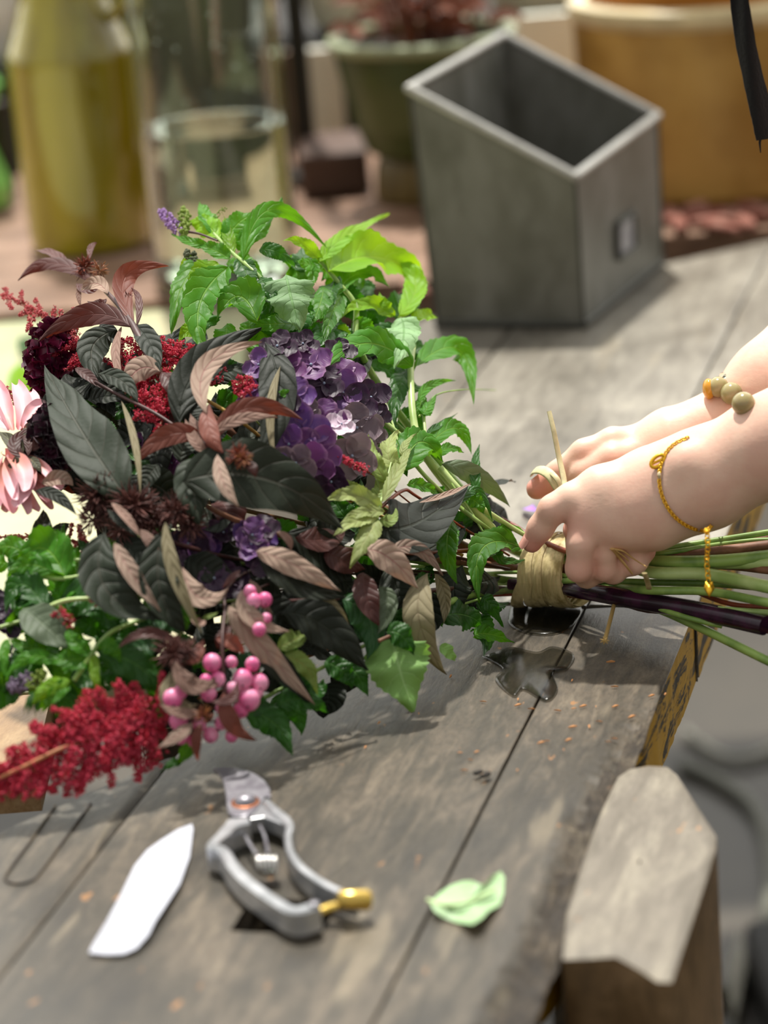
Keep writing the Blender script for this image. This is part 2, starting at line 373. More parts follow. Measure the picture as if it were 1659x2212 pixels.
# ------------------------------------------------------------------ olive jar
M_olive=(lambda g: g.done(g.bsdf(g.mix(g.smooth(g.noise(g.coord('Object',(14,14,2)),1.3,3),.35,.7),C('a69a10'),C('7a6c0a')),.1,0,None,Specular_IOR_Level=.7,Coat_Weight=.6)))(N('olive_glaze'))
def at_base(x,y,r): p=tb(x,y); return Vector((p.x,p.y+r*.96,TZ))
jb=at_base(188,560,.063)
jar=thing('olive_jar','tall olive yellow glazed jar with sloping shoulders at the back left','jar',jb)
mb=MB(); z0=TZ
sh=pY(140,128,jb.y-.06).z
mb.lathe([(.0001,z0+.001),(.05,z0),(.0585,z0+.004),(.060,z0+.02),(.0605,sh-.03),(.061,sh-.006),(.0595,sh+.001),(.055,sh+.012),(.049,sh+.028),(.043,sh+.048),(.0385,sh+.075),(.0385,sh+.15)],jb.xy.to_3d(),56); mb.build('jar_body',M_olive,jar)
mb=MB(); mb.lathe([(.0385,sh+.15),(.043,sh+.152),(.0445,sh+.158),(.043,sh+.164),(.035,sh+.165),(.034,sh+.1)],jb.xy.to_3d(),48); mb.build('jar_lip',M_olive,jar)
mb=MB(); 
hp=[jb+Vector((math.cos(-.5)*r_,math.sin(-.5)*r_,z_)) for r_,z_ in ((.050,sh-TZ+.03),(.066,sh-TZ+.045),(.078,sh-TZ+.075),(.078,sh-TZ+.11),(.06,sh-TZ+.135),(.04,sh-TZ+.14))]
mb.tube(hp,.006,10); mb.build('handle',M_olive,jar)

# ------------------------------------------------------------------ glass vase with water
M_glass=glass('clear_glass','f4fbf4',1.45); M_water=glass('water','eef6e6',1.33)
vr=.0665
vb=at_base(490,650,vr)
vase=thing('glass_vase','large clear glass cylinder vase half full of water behind the mint','vase',vb)
mb=MB(); v0=vb.xy.to_3d(); zt=TZ+.52
mb.lathe([(.0001,TZ+.0005),(vr-.004,TZ+.0005),(vr,TZ+.004),(vr,zt-.002),(vr-.0015,zt),(vr-.003,zt-.002),(vr-.003,TZ+.016),(vr-.01,TZ+.012),(.0001,TZ+.011)],v0,72); mb.build('glass_cylinder',M_glass,vase)
wz=pY(455,270,vb.y).z
mb=MB(); mb.lathe([(.0001,TZ+.0112),(vr-.010,TZ+.0122),(vr-.0032,TZ+.018),(vr-.0032,wz+.001),(vr-.005,wz),(.0001,wz)],v0,72); mb.build('water',M_water,vase)
# dried stem leaning on the vase rim, a few droplets of light come from real glass beads on the wall
mb=MB()
for k in range(26):
    a=rnd.uniform(-2.4,-.7); z=rnd.uniform(wz+.004,wz+.2); mb.ball(v0+Vector((math.cos(a)*(vr+.0003),math.sin(a)*(vr+.0003),z)),rnd.uniform(.0006,.0014),6)
mb.build('droplets',M_glass,vase,kind='stuff')

# dark metal stand behind the vase
M_black=plain('black_metal','14130f',.45,.3,var=.3)
p=tb(668,430); 
st=thing('metal_stand','thin black metal stand post right behind the glass vase','stand',(p.x,p.y+.1,TZ))
mb=MB(); mb.tube([(p.x,p.y+.1,TZ+.004),(p.x,p.y+.1,TZ+.62)],.0105,14); mb.build('post',M_black,st)
mb=MB(); mb.lathe([(.0001,TZ+.012),(.03,TZ+.011),(.034,TZ+.006),(.034,TZ+.0005),(.0001,TZ+.0005)],(p.x,p.y+.1,0),32); mb.build('base',M_black,st)

# ------------------------------------------------------------------ green footed pot with plant
M_green=plain('green_glaze','465427',.35,var=.3,nscale=12,col2='2f3f1a'); M_foot=plain('ribbed_foot_glaze','6b5a2c',.5,var=.3)
M_greenrim=plain('pale_green_rim','9aa37e',.4)
gc=tb(890,458); gb=Vector((gc.x+.012,gc.y+.07,TZ))
sY=gb.y
def rad_px(px_,Y): return px_/F*(Y/math.cos(R(9)))
zc=pY(860,352,sY-.06).z; zr=pY(940,100,sY-.09).z
pot=thing('green_pot','dark green cup shaped plant pot on a ribbed foot behind the metal box','plant pot',gb)
g3=gb.xy.to_3d()+Vector((.012,0,0))
mb=MB(); mb.lathe([(.05,zc-.004),(.063,zc+.004),(.074,zc+.03),(.084,zc+.075),(.0895,zr-.01),(.088,zr-.008),(.083,zr-.012),(.078,zc+.06),(.06,zc+.02),(.0001,zc+.015)],g3,64); mb.build('cup',M_green,pot)
mb=MB(); mb.lathe([(.0895,zr-.011),(.0945,zr-.008),(.096,zr-.003),(.094,zr+.001),(.089,zr+.002),(.086,zr-.004),(.087,zr-.01)],g3,64); mb.build('rim',M_greenrim,pot)
mb=MB(); nn=80; rows=[]
for r_,z in ((.0001,TZ),(.056,TZ),(.058,TZ+.006),(.0545,zc-.012),(.05,zc-.003)):
    rows.append([g3+Vector((math.cos(2*math.pi*j/nn),math.sin(2*math.pi*j/nn),0))*r_*(1+(.02 if j%4<2 else -.01)*(r_>.01))+Vector((0,0,z)) for j in range(nn)])
mb.grid(rows,True); mb.build('ribbed_foot',M_foot,pot)
M_soil=plain('dark_soil','2a1810',.9,var=.5,nscale=90,bump=.6)
mb=MB(); mb.lathe([(.0001,zr-.008),(.04,zr-.01),(.083,zr-.016)],g3,40); mb.build('soil',M_soil,pot)
M_redstem=plain('reddish_stems','7a4020',.6,var=.5,col2='4c1f12'); M_redleaf=leafmat('reddish_plant_leaf','6b3018','4d2413','a04a20',.3)
# ------------------------------------------------------------------ leaves
def leaf_mesh(mb, P0, P1, P2, w, nrm, fold=.25, shape='ovate', serr=0.0, nt_=9, curl=0.0, twist=0.0, wav=0.0, nl=22, nw=6, sd=0, mi=0):
    """blade from P0 over P1 to P2 (points in space), w = full width in metres, nrm = where its face looks"""
    P0,P1,P2=Vector(P0),Vector(P1),Vector(P2); L=(P1-P0).length+(P2-P1).length
    ctrl=P1*2-(P0+P2)*.5; rows=[]; uv=[]
    nl=max(nl, nt_*3 if serr>.1 else nl)
    for i in range(nl+1):
        t=i/nl; p=P0*(1-t)**2+ctrl*2*t*(1-t)+P2*t*t
        tg=((ctrl-P0)*(1-t)+(P2-ctrl)*t).normalized()
        n=nrm-tg*nrm.dot(tg)
        if n.length<1e-4: n=tg.orthogonal()
        n.normalize()
        if twist: n=Matrix.Rotation(twist*(t-.4),3,tg)@n
        s=tg.cross(n)
        if shape=='ovate': q=math.sin(math.pi*min(1,t**.72))**.85*(1-.25*t)
        elif shape=='lance': q=math.sin(math.pi*t**.85)**.9
        elif shape=='cordate': q=min(1,(t*9)**.6)*(1-t**1.9)**.8*1.0
        elif shape=='petal': q=math.sin(math.pi*min(1,.12+t*.80)**1.3)**.7
        elif shape=='round': q=math.sin(math.pi*min(.97,.05+t*.92))**.5
        else: q=math.sin(math.pi*t)**.5
        q=max(q,.0) 
        hw=w*.5*max(q,.012 if shape!='petal' else .05)
        if serr:
            ph=(t*nt_)%1.0; hw*=1+serr*(ph-.6)*(1 if .04<t<.97 else .3)
        for j in range(nw+1):
            v=j/nw*2-1; av=abs(v)
            off=n*(av*hw*math.sin(fold)*1.1 - curl*w*av*av) - s*0
            ww=v*hw*(math.cos(fold) if fold<1.4 else .2)
            wv=n*(math.sin(t*17+sd+v*1.3)*wav*w*av)
            rows.append(p+s*ww+off+wv); uv.append((t,(v+1)/2))
    rr=[rows[k*(nw+1):(k+1)*(nw+1)] for k in range(nl+1)]
    return mb.grid(rr,uvr=uv,mi=mi)
def face_dir(p, r=0.0, tg=None, up=.45):
    n=((CP-p).normalized()+Vector((0,0,up))).normalized()
    if r and tg is not None: n=Matrix.Rotation(R(r),3,tg)@n
    return n
# visible colour first, other side second
LM={
 'mint':leafmat('mint_leaf','417f16','5a8f30','74b414',.38,.38,bs=.75,vein='a6d05a',spec=.4),
 'mintb':leafmat('mint_leaf_bright','78ac1c','6fa02a','a4cc1c',.45,.4,bs=.7,vein='c8e470',spec=.4),
 'mintd':leafmat('mint_leaf_deep','285818','44762c','4c9410',.28,.36,bs=.8,vein='6ea04c',spec=.5),
 'green':leafmat('quilted_dark_green_leaf','2c5a2c','4a7040','4c8c20',.2,.38,vein='5c8452',quilt=1),
 'pale':leafmat('pale_mint_underside','94b886','5c9c2c','8cc040',.25,.5,bs=.7,vein='6f9c58',va=.6,spec=.3),
 'pale2':leafmat('pale_green_leaf','8cb868','5c9c2c','9cd040',.25,.5,vein='b8d89a',spec=.35),
 'dark':leafmat('dark_foliage_leaf','2b3427','a08478','4c3a2a',.08,.5,vein='6f6a60',va=.25,quilt=.9,spec=.32,bs=.7),
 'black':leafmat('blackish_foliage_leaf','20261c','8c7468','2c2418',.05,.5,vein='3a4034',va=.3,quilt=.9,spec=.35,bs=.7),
 'maroon':leafmat('maroon_leaf','4e2c28','8f6a60','8c3018',.2,.42,vein='7a4a44',va=.3,spec=.5),
 'maroonl':leafmat('light_maroon_leaf','7d4a3e','9c7468','a04428',.22,.45,vein='9c6458',va=.3,spec=.4),
 'mauve':leafmat('mauve_leaf_underside','8c7266','34362c','a06048',.15,.6,vein='8c5450',va=.35,spec=.25,quilt=.8),
 'mauvel':leafmat('pale_mauve_leaf_underside','ab9484','34362c','b07858',.15,.6,vein='94545a',va=.6,spec=.25,quilt=1),
 'olive':leafmat('olive_green_leaf','7d9448','5c7434','a0b040',.25,.5,vein='a87c4c',va=.35),
 'olivep':leafmat('pale_olive_leaf','9caa66','6c8444','b0c050',.28,.5,vein='b8b07c',va=.4),
 'oliveb':leafmat('curled_olive_leaf_underside','837a5e','44482c','9c8c48',.15,.6,vein='6f5c48',va=.4,quilt=1),
 'cupped':leafmat('grey_green_leaf','5f6f54','7c7c64','70803c',.15,.5,vein='7c8c6c',va=.3),
}
M_stg=plain('green_stem','93b05a',.4,var=.3,nscale=60,col2='6c8c40'); M_stl=plain('pale_green_stem','bcd088',.38,var=.2,nscale=50,col2='98b464')
M_std=plain('dark_maroon_stem','4a2420',.5,var=.3); M_stp=plain('purple_stem','421838',.22,var=.3,nscale=60,col2='1f0a1c'); M_str=plain('red_brown_stem','8a3c20',.45,var=.4,nscale=70,col2='6b2a16')
M_stb=plain('brown_woody_stem','8f6248',.6,var=.35,nscale=80,col2='6b4630')
SERR={'mint','mintb','mintd','pale','pale2','olive','olivep'}
def L(parent, key, x0,y0, xm,ym, x1,y1, w, r=0, d=0.0, d1=None, fold=None, shape=None, curl=None, twist=None, serr=None, name='leaf', fn=hull, wav=None, nt_=15):
    d1=d if d1 is None else d1; dm=(d+d1)/2+.003
    P0,P1,P2=fn(x0,y0,d),fn(xm,ym,dm),fn(x1,y1,d1)
    if fn is hull:   # keep narrow leaves from following the hull's folds too literally
        for P in (P0,P1,P2): P+=Vector((0,0,0))
    D=(CP-P1).length; wm=w/F*D
    tg=(P2-P0).normalized()
    mb=MB(); q_=random.Random(int(x0*31+y0*17+x1)); twist=q_.uniform(-.35,.35) if twist is None else twist
    if fold is None: fold=q_.uniform(.15,.42)
    if curl is None: curl=q_.uniform(-.02,.16)
    fo=.28 if fold is None else fold
    sh=shape or ('ovate' if key in SERR or key=='green' else 'lance')
    se=(.15 if key in SERR else .05) if serr is None else serr
    leaf_mesh(mb,P0,P1,P2,wm/max(.5,math.cos(fo)),face_dir(P1,r,tg),fo,sh,se,nt_,.08 if curl is None else curl,twist,(.09 if key in SERR else .045) if wav is None else wav,sd=x0+y0)
    return mb.build(name,LM[key],parent)
def stempath(pts, k=6):
    P=[Vector(p) for p in pts]; out=[]
    for i in range(len(P)-1):
        a,b,c,d=P[max(i-1,0)],P[i],P[i+1],P[min(i+2,len(P)-1)]
        for j in range(k):
            t=j/k; out.append(((b*2)+(c-a)*t+(a*2-b*5+c*4-d)*t*t+(b*3-a-c*3+d)*t**3)*.5)
    out.append(P[-1]); return out
def stem(parent, pts, wpx, mat, d=-.006, fn=hull, name='stem', taper=.6, n=8):
    P=stempath([fn(p[0],p[1],p[2] if len(p)>2 else d) for p in pts])
    D=(CP-P[0]).length; r=wpx/2/F*D; N_=len(P)
    mb=MB(); mb.tube(P,[r*(1-(1-taper)*i/(N_-1)) for i in range(N_)],n); return mb.build(name,mat,parent)
def spiky(parent, x,y,rpx, mat, n=60, ln=1.0, thick=.07, d=.004, name='flower_cluster', dirb=None, fn=hull, sph=1.0, seed=0):
    rr=random.Random(seed+int(x)); c=fn(x,y,d); rw=rpx/F*(CP-c).length; mb=MB()
    for k in range(n):
        v=Vector((rr.gauss(0,1),rr.gauss(0,1),rr.gauss(0,1))).normalized()
        if dirb is not None: v=(v+dirb*1.1).normalized()
        s0=c+v*rw*rr.uniform(0,.45)*sph; s1=c+(v+Vector((rr.uniform(-.3,.3),rr.uniform(-.3,.3),rr.uniform(-.3,.3)))).normalized()*rw*rr.uniform(.65,1.1)*ln
        md=(s0+s1)/2+Vector((rr.uniform(-1,1),rr.uniform(-1,1),rr.uniform(-1,1)))*rw*.07; t=rw*thick*rr.uniform(.7,1.3)
        mb.tube([s0,md,s1],[t*.5,t,t*.25],5)
    return mb.build(name,mat,parent)
def knob(x,y,r,n): pass
M_rust=plain('rust_red_buds','8a3a1c',.6,var=.4,nscale=300,col2='4a1c14'); M_brownfl=plain('brown_seed_heads','6e4038',.65,var=.45,nscale=200,col2='3c1e1a')
M_rustg=plain('gold_rust_buds','98602a',.6,var=.4,nscale=350,col2='6b2a18')
M_berry=(lambda g: g.done(g.bsdf(g.mix(g.smooth(g.noise(g.coord('Object'),60,2),.35,.65),C('dc6098'),C('f0a4c4')),.32,0,None,Subsurface_Weight=.15,Subsurface_Radius=(.004,.001,.001))))(N('pink_berry'))
M_lav=plain('lavender_florets','b492c8',.6,var=.3,nscale=300,col2='8c64a4'); M_bud=plain('green_buds','8aa040',.6,var=.3,nscale=300)

def neck(k, i):   # the stem's way through the binding to its cut end
    return NECK[k % len(NECK)]
def branch(name, label, cat, anchor, group=None, h=None):
    a=hull(*anchor); return thing(name,label,cat,(a.x,a.y,a.z),group)
G='flowers and foliage gathered in the bouquet'
# ------------------------------------------------------------------ bouquet: every sprig is a thing
def TB(x,y,h): return tb(x,y,h)
def long_stem(parent, inner, neckpt, ends, wpx, mat, wend=None, name='stem', thin=9):
    ins=[hull(*p) for p in inner]; pts=ins+neckpt+[tb(*p) for p in ends]
    P=stempath(pts); N_=len(P); r0=thin/2/F*1.5; mb=MB(); k0=len(ins)*6
    w0=(wend or wpx)/2/F*1.45; wn=min(w0,.0032)
    mb.tube(P,[r0+(wn-r0)*min(1,i/k0) if i<k0 else wn+(w0-wn)*min(1,(i-k0)/24) for i in range(N_)],10); return mb.build(name,mat,parent)
RA0,RA1=A0,A1=tb(1158,1228,.024),tb(1250,1232,.026)
ax=(A1-A0).normalized(); upn=Vector((0,0,1)); upn=(upn-ax*upn.dot(ax)).normalized(); sd_=ax.cross(upn)
def neckset(u,v): return [A0-ax*.016+sd_*u*1.15+upn*v*1.1, (A0+A1)/2+sd_*u+upn*v, A1+ax*.012+sd_*u*1.15+upn*v*1.1]
n1,n2,n3,n4,n5=neckset(.004,.009),neckset(-.006,.003),neckset(-.009,-.004),neckset(-.002,-.012),neckset(.010,.005)
if sd_.y>0: n1,n2,n3,n4,n5=neckset(.004,.009),neckset(-.006,.003),neckset(-.009,-.004),neckset(-.002,-.012),neckset(.010,.005)
else: n1,n2,n3,n4,n5=neckset(-.004,.009),neckset(.006,.003),neckset(.009,-.004),neckset(.002,-.012),neckset(-.010,.005)
# --- mint sprig, top left, in flower
s=branch('mint_sprig','bright green mint sprig with lavender flower spikes, topmost at the upper left','mint',(560,600,-.01),G)
long_stem(s,[(462,505,0),(500,545,.0),(556,594,0),(640,690,-.01),(720,790,-.03),(900,960,-.035),(1030,1110,-.02)],n5,[(1400,1190,.05),(1659,1150,.055),(1720,1140,.056)],15,M_stg)
stem(s,[(400,500),(430,505),(470,520)],7,M_std,d=.002)
for a in [('mintb',473,515,440,482,403,478,62),('mint',462,505,445,465,432,438,46,20),('mint',485,520,520,478,553,466,62,0),('mintb',503,548,492,505,484,468,32),
 ('mint',505,520,552,500,608,425,62,-20),('mint',497,560,462,540,428,530,42),('mint',452,530,410,522,370,505,26),('mint',448,560,398,610,368,714,66,15,-.004),
 ('mintb',470,568,432,600,408,642,64,0,-.002),('mint',492,578,430,662,447,766,92,0,.01,.006),('mint',556,694,515,640,468,690,96,10,.003),('mint',525,560,590,452,709,540,46,25,.006),
 ('mintd',520,560,535,600,548,635,56),('mintd',560,600,582,628,598,663,42),('mintd',560,540,600,545,641,580,40,10,-.004),('mintb',445,700,410,712,386,738,46,0,-.01),
 ('mint',490,700,485,735,470,770,60,0,-.012),('mintb',430,560,405,575,392,600,40,0,-.01),('mintd',600,640,560,660,530,620,50,0,-.01),('mint',650,700,590,700,540,704,50,0,-.012)]: L(s,*a)
def mintspike(parent,x0,y0,x1,y1,w,mat,n=120,seed=1,d=.004):
    rr=random.Random(seed); mb=MB(); A,B=hull(x0,y0,d),hull(x1,y1,d); rw=w/2/F*(CP-A).length; ax=(B-A).normalized()
    for k in range(n):
        t=rr.random()**.9; v=Vector((rr.gauss(0,1),rr.gauss(0,1),rr.gauss(0,1))); v-=ax*v.dot(ax); v.normalize(); ring=math.sin(math.pi*(.12+t*.8))**.6*(.8+.2*math.cos(t*25))
        mb.ball(A.lerp(B,t)+v*rw*ring*rr.uniform(.6,1.05),rw*rr.uniform(.12,.24),6,(1,1,1.3))
    return mb.build('flower_spike',mat,parent)
mintspike(s,388,500,348,456,34,M_lav); mintspike(s,398,508,398,452,34,M_bud,130,3); mintspike(s,462,470,490,448,14,M_bud,40,5); mintspike(s,425,575,402,545,34,plain('grey_green_buds','5c6448',.7,var=.4,nscale=300),110,6,-.004)
# --- centre top mint
s=branch('mint_sprig','mint sprig with lime yellow top leaves and a hanging pale leaf, top middle','mint',(720,640,-.01),G)
long_stem(s,[(690,560,0),(731,611,.0),(768,662,0),(772,742,-.01),(830,850,-.03),(940,990,-.03),(1050,1120,-.02)],n1,[(1420,1212,.046),(1550,1212,.048),(1659,1202,.05),(1730,1195,.05)],30,M_stg)
for a in [('mintb',692,564,745,512,842,460,42,10,.004,.008),('mintb',695,568,655,528,611,520,36),('mint',690,574,662,570,640,562,34),('mintb',708,588,815,556,926,612,118,0,.002),
 ('pale',618,592,628,640,648,710,124,0,.014),('mint',720,640,782,590,842,622,52,0,-.003),('mintb',852,682,790,660,733,690,46,0,.0),('mint',700,620,690,660,674,700,60,0,.0),
 ('mintd',728,600,705,650,690,690,60,20,-.006),('mintd',745,705,700,725,657,752,70,0,-.006),('mint',738,640,716,680,700,740,52,-20,.002),('mintd',640,660,655,690,640,740,60,0,-.014),
 ('mint',760,700,785,720,800,760,66,0,-.008),('mintd',700,690,740,740,760,790,70,0,-.016),('mint',665,560,675,590,668,625,40,0,-.006),('mintb',720,700,735,740,760,745,70,0,-.01),('mintd',600,700,650,720,700,770,60,0,-.018)]: L(s,*a)
# --- right top mint
s=branch('mint_sprig','mint sprig with upright yellow leaf and pale drooping leaf beside the metal box','mint',(860,690,0),G)
long_stem(s,[(862,684,.004),(880,720,0),(892,742,.0),(887,814,.0),(901,944,-.005),(960,1040,-.015),(1050,1130,-.015)],n1,[(1400,1235,.042),(1520,1240,.042),(1659,1268,.045),(1730,1285,.045)],30,M_stl)
for a in [('mintb',862,680,897,608,838,537,58,0,.008),('mintb',850,672,830,655,819,630,26,0,.008),('pale',866,686,872,728,856,786,84,0,.016),('mintb',893,694,918,680,944,687,42,0,.002),
 ('mint',866,676,884,660,882,640,44,0,-.004),('mint',892,792,790,742,690,803,88,0,.012),('mint',898,792,990,755,1023,870,70,-10,.006),('mintd',880,760,830,715,775,738,54,0,-.006),
 ('mint',905,868,930,832,986,822,24,30,.004),('mint',912,896,924,880,944,850,34,0,.004),('mintd',880,800,858,850,850,925,52,0,-.014),('mintd',922,935,950,918,989,892,17,0,.0),
 ('mintd',900,750,915,770,925,780,46,0,-.01),('mintd',870,780,880,830,930,830,44,0,-.02),('mint',910,850,905,880,880,900,30,0,-.006)]: L(s,*a)
stem(s,[(905,900,0),(940,855,.003),(1000,842,.004),(1071,843,.004)],5,M_stg,taper=.4); stem(s,[(915,890,0),(918,930,0),(922,962,0)],8,M_stl); stem(s,[(830,870,-.01),(850,920,-.01),(862,960,-.01)],6,M_stl)
# --- right mint by the neck
s=branch('mint_sprig','mint sprig of toothed leaves right of the purple hydrangea','mint',(930,990,-.01),G)
long_stem(s,[(862,960,-.01),(920,1030,0),(980,1085,0),(1050,1140,0)],n5,[(1420,1196,.05),(1600,1170,.052),(1720,1165,.052)],12,M_stg)
for a in [('mint',925,962,985,925,1016,976,52,0,.004),('mint',868,1018,908,955,958,998,92,0,.006),('mint',945,985,972,968,1003,978,30,0,.004),('mint',880,1046,918,1052,950,1070,34,0,.004),
 ('mintd',985,1095,1030,1060,1064,1125,28,0,.01),('mint',862,985,890,960,905,930,50,0,-.005),('mintd',835,960,860,990,880,1030,50,0,-.012),('mint',1000,1075,1030,1085,1045,1110,40,0,.006),
 ('mint',980,1123,966,1185,988,1263,56,0,.014),('mintd',940,1050,960,1070,1000,1080,36,0,-.004),('mint',1128,1182,1042,1185,1036,1302,74,0,.01),('mintd',1040,1290,1062,1310,1089,1356,40,0,.008),
 ('mint',1025,1372,1060,1370,1112,1388,44,0,.0),('mintd',1060,1180,1090,1210,1140,1205,30,0,-.002),('mintd',1030,1180,1050,1195,1090,1178,30,0,.002),('mint',1070,1150,1100,1140,1135,1150,22,0,.004)]: L(s,*a)
L(s,'cupped',955,1002,1030,1030,1102,1096,46,20,.0,serr=.1); L(s,'mintd',1030,1066,1026,1010,1036,960,28,10,.002)
stem(s,[(975,1045,.004),(1020,1110,.006),(1060,1170,.004),(1110,1185,.004)],6,M_stg); stem(s,[(950,1010,0),(1010,1075,.004),(1090,1130,.004),(1150,1165,.0)],16,M_stl)
# --- pale leaf sprig resting on the bench
s=branch('mint_sprig','large pale green toothed leaf lying on the bench below the bouquet','mint',(870,1440,0),G)
long_stem(s,[(850,1388,.002),(900,1340,-.01),(1000,1290,-.01)],n4,[(1400,1308,.018),(1500,1350,.016),(1659,1428,.012),(1720,1455,.01)],19,M_stg,20)
L(s,'pale2',848,1375,862,1440,895,1538,168,0,.004,fold=.12,nt_=12,serr=.16,shape='ovate',curl=.12)
for a in [('mintd',835,1365,870,1375,896,1420,66,0,.012),('mintd',745,1440,770,1455,795,1505,66,0,-.004),('pale2',950,1395,970,1410,984,1428,34,0,.002),('mintd',700,1430,740,1450,760,1490,60,0,-.004),('green',770,1340,800,1370,830,1420,60,0,-.004),('mintd',960,1330,1010,1330,1050,1360,80,0,-.006),('mintd',900,1300,950,1310,1000,1330,70,0,-.01)]: L(s,*a)
stem(s,[(818,1385,.012),(850,1370,.012),(885,1356,.01)],9,M_stb)
# --- bottom centre mint
s=branch('mint_sprig','dark green mint tip lying flat on the bench under the pink berries','mint',(600,1560,0),G)
for a in [('mintd',528,1540,590,1560,628,1626,80,0,.004),('mintd',600,1525,655,1510,712,1542,66,0,.006),('mintd',600,1510,640,1540,650,1590,60,0,.0),('mint',420,1600,402,1625,384,1652,38,0,.004),('mintd',392,1645,370,1650,344,1668,24,0,.002),('mintd',500,1500,550,1520,600,1560,70,0,-.002),
 ('olive',608,1420,660,1440,686,1502,50,0,.006),('olive',600,1400,640,1380,655,1370,50,0,.004),('mintd',640,1470,680,1490,700,1470,60,0,-.004),('green',590,1440,640,1470,640,1520,80,0,-.006)]: L(s,*a)
stem(s,[(520,1535,-.002),(700,1440,-.01),(900,1340,-.02),(1050,1290,-.01)],10,M_stg)
# --- lower left mints
s=branch('mint_sprig','green mint sprig with wavy leaves at the left edge','mint',(90,1240,0),G)
stem(s,[(60,1240,.002),(140,1250,.004),(230,1230,0),(320,1220,-.03),(600,1220,-.05),(1000,1225,-.03)],11,M_stl)
stem(s,[(120,1216,-.01),(180,1210,-.01),(260,1205,-.02),(500,1200,-.05)],13,M_stl)
for a in [('mint',62,1205,20,1180,-20,1195,62),('mint',140,1245,95,1185,42,1215,110,0,.004),('mint',112,1236,60,1220,14,1245,58,0,.01),('mintd',100,1315,45,1262,12,1322,74,0,.004),('mintd',60,1180,40,1220,30,1290,60,0,-.01),
 ('mint',120,1200,140,1230,135,1270,60,0,-.004),('mintd',60,1270,20,1300,-10,1350,60,0,-.008),('mint',160,1190,135,1165,140,1130,30,0,-.01)]: L(s,*a)
s=branch('mint_sprig','green mint sprig with a bent pale stem above the red astilbe plume','mint',(200,1400,0),G)
stem(s,[(100,1314,.006),(140,1298,.008),(190,1293,.008),(280,1290,.0),(420,1270,-.04),(1000,1240,-.03)],12,M_stl)
stem(s,[(160,1470,.004),(200,1410,.008),(235,1370,.010),(270,1352,.010),(330,1332,.004),(480,1300,-.03),(1000,1250,-.03)],12,M_stg)
for a in [('cupped',50,1312,98,1352,155,1402,84,0,.006),('mintd',132,1290,200,1300,252,1372,104,0,.0),('mint',232,1338,268,1312,306,1320,48,0,.004),('mint',200,1412,160,1385,146,1350,40,0,.008),('mint',205,1420,150,1425,95,1420,60,0,.004),
 ('mint',122,1432,60,1420,12,1468,40,0,.004),('mintb',206,1412,205,1460,218,1502,26,0,.012),('mintd',212,1410,300,1440,357,1514,88,0,.008),('mint',216,1402,240,1400,262,1432,46,0,.012),('green',342,1395,300,1400,284,1448,70,0,.004),('green',318,1345,360,1340,388,1372,70,0,.002),
 ('mintb',152,1470,100,1488,68,1525,44,0,.006),('mint',150,1475,120,1500,90,1540,40,0,.004),('mint',100,1400,60,1400,20,1380,50,0,-.004),('mint',130,1350,160,1380,200,1380,60,0,-.006),('mintd',160,1440,200,1470,240,1490,70,0,-.006),('mintd',60,1400,40,1440,10,1500,50,0,-.006),('mintd',240,1440,260,1470,290,1500,70,0,-.004),('mint',20,1380,8,1420,20,1480,26,0,.0)]: L(s,*a)
for i in range(5): L(s,'mintd',70+i*6,1495,60+i*6,1515,50+i*9,1545+i%2*8,10,20,.002,serr=0)
mintspike(s,78,1460,20,1490,46,plain('grey_lavender_florets','8a7890',.6,var=.5,nscale=300),150,8,-.002); mintspike(s,50,1400,10,1420,40,plain('grey_lavender_florets_pale','9a8fa0',.6,var=.4,nscale=300),100,9,-.01)
mintspike(s,60,1488,96,1450,34,M_bud,90,10,.0)
# --- compound leaves
s=branch('astilbe_leaf_spray','pale olive compound leaf with red stalk at the middle of the bouquet','leaf spray',(820,1080,.01),G)
for a in [('olive',836,1042,806,990,797,937,42,0,.018),('olivep',860,1018,838,975,862,930,48,0,.018),('olivep',826,1085,862,1010,888,966,34,0,.022),('olivep',822,1100,760,1070,700,1086,50,0,.02),('olivep',830,1106,780,1108,734,1132,34,0,.022),
 ('olivep',815,1118,765,1128,720,1158,36,0,.022),('olivep',815,1122,790,1165,756,1222,54,0,.022),('olive',820,1120,845,1122,856,1096,34,0,.02),('olive',808,1086,765,1060,733,1026,42,0,.014),('olive',800,1080,820,1060,812,1020,40,0,.01),('olivep',870,990,875,960,900,935,20,0,.014)]: L(s,*a,name='leaflet')
stem(s,[(815,1120,.022),(822,1085,.022),(835,1040,.02),(845,1000,.02),(858,960,.02)],6,M_stl)
stem(s,[(818,1100,.02),(870,1060,.012),(900,1072,.008),(1000,1140,.0),(1100,1200,-.01)],9,M_str)
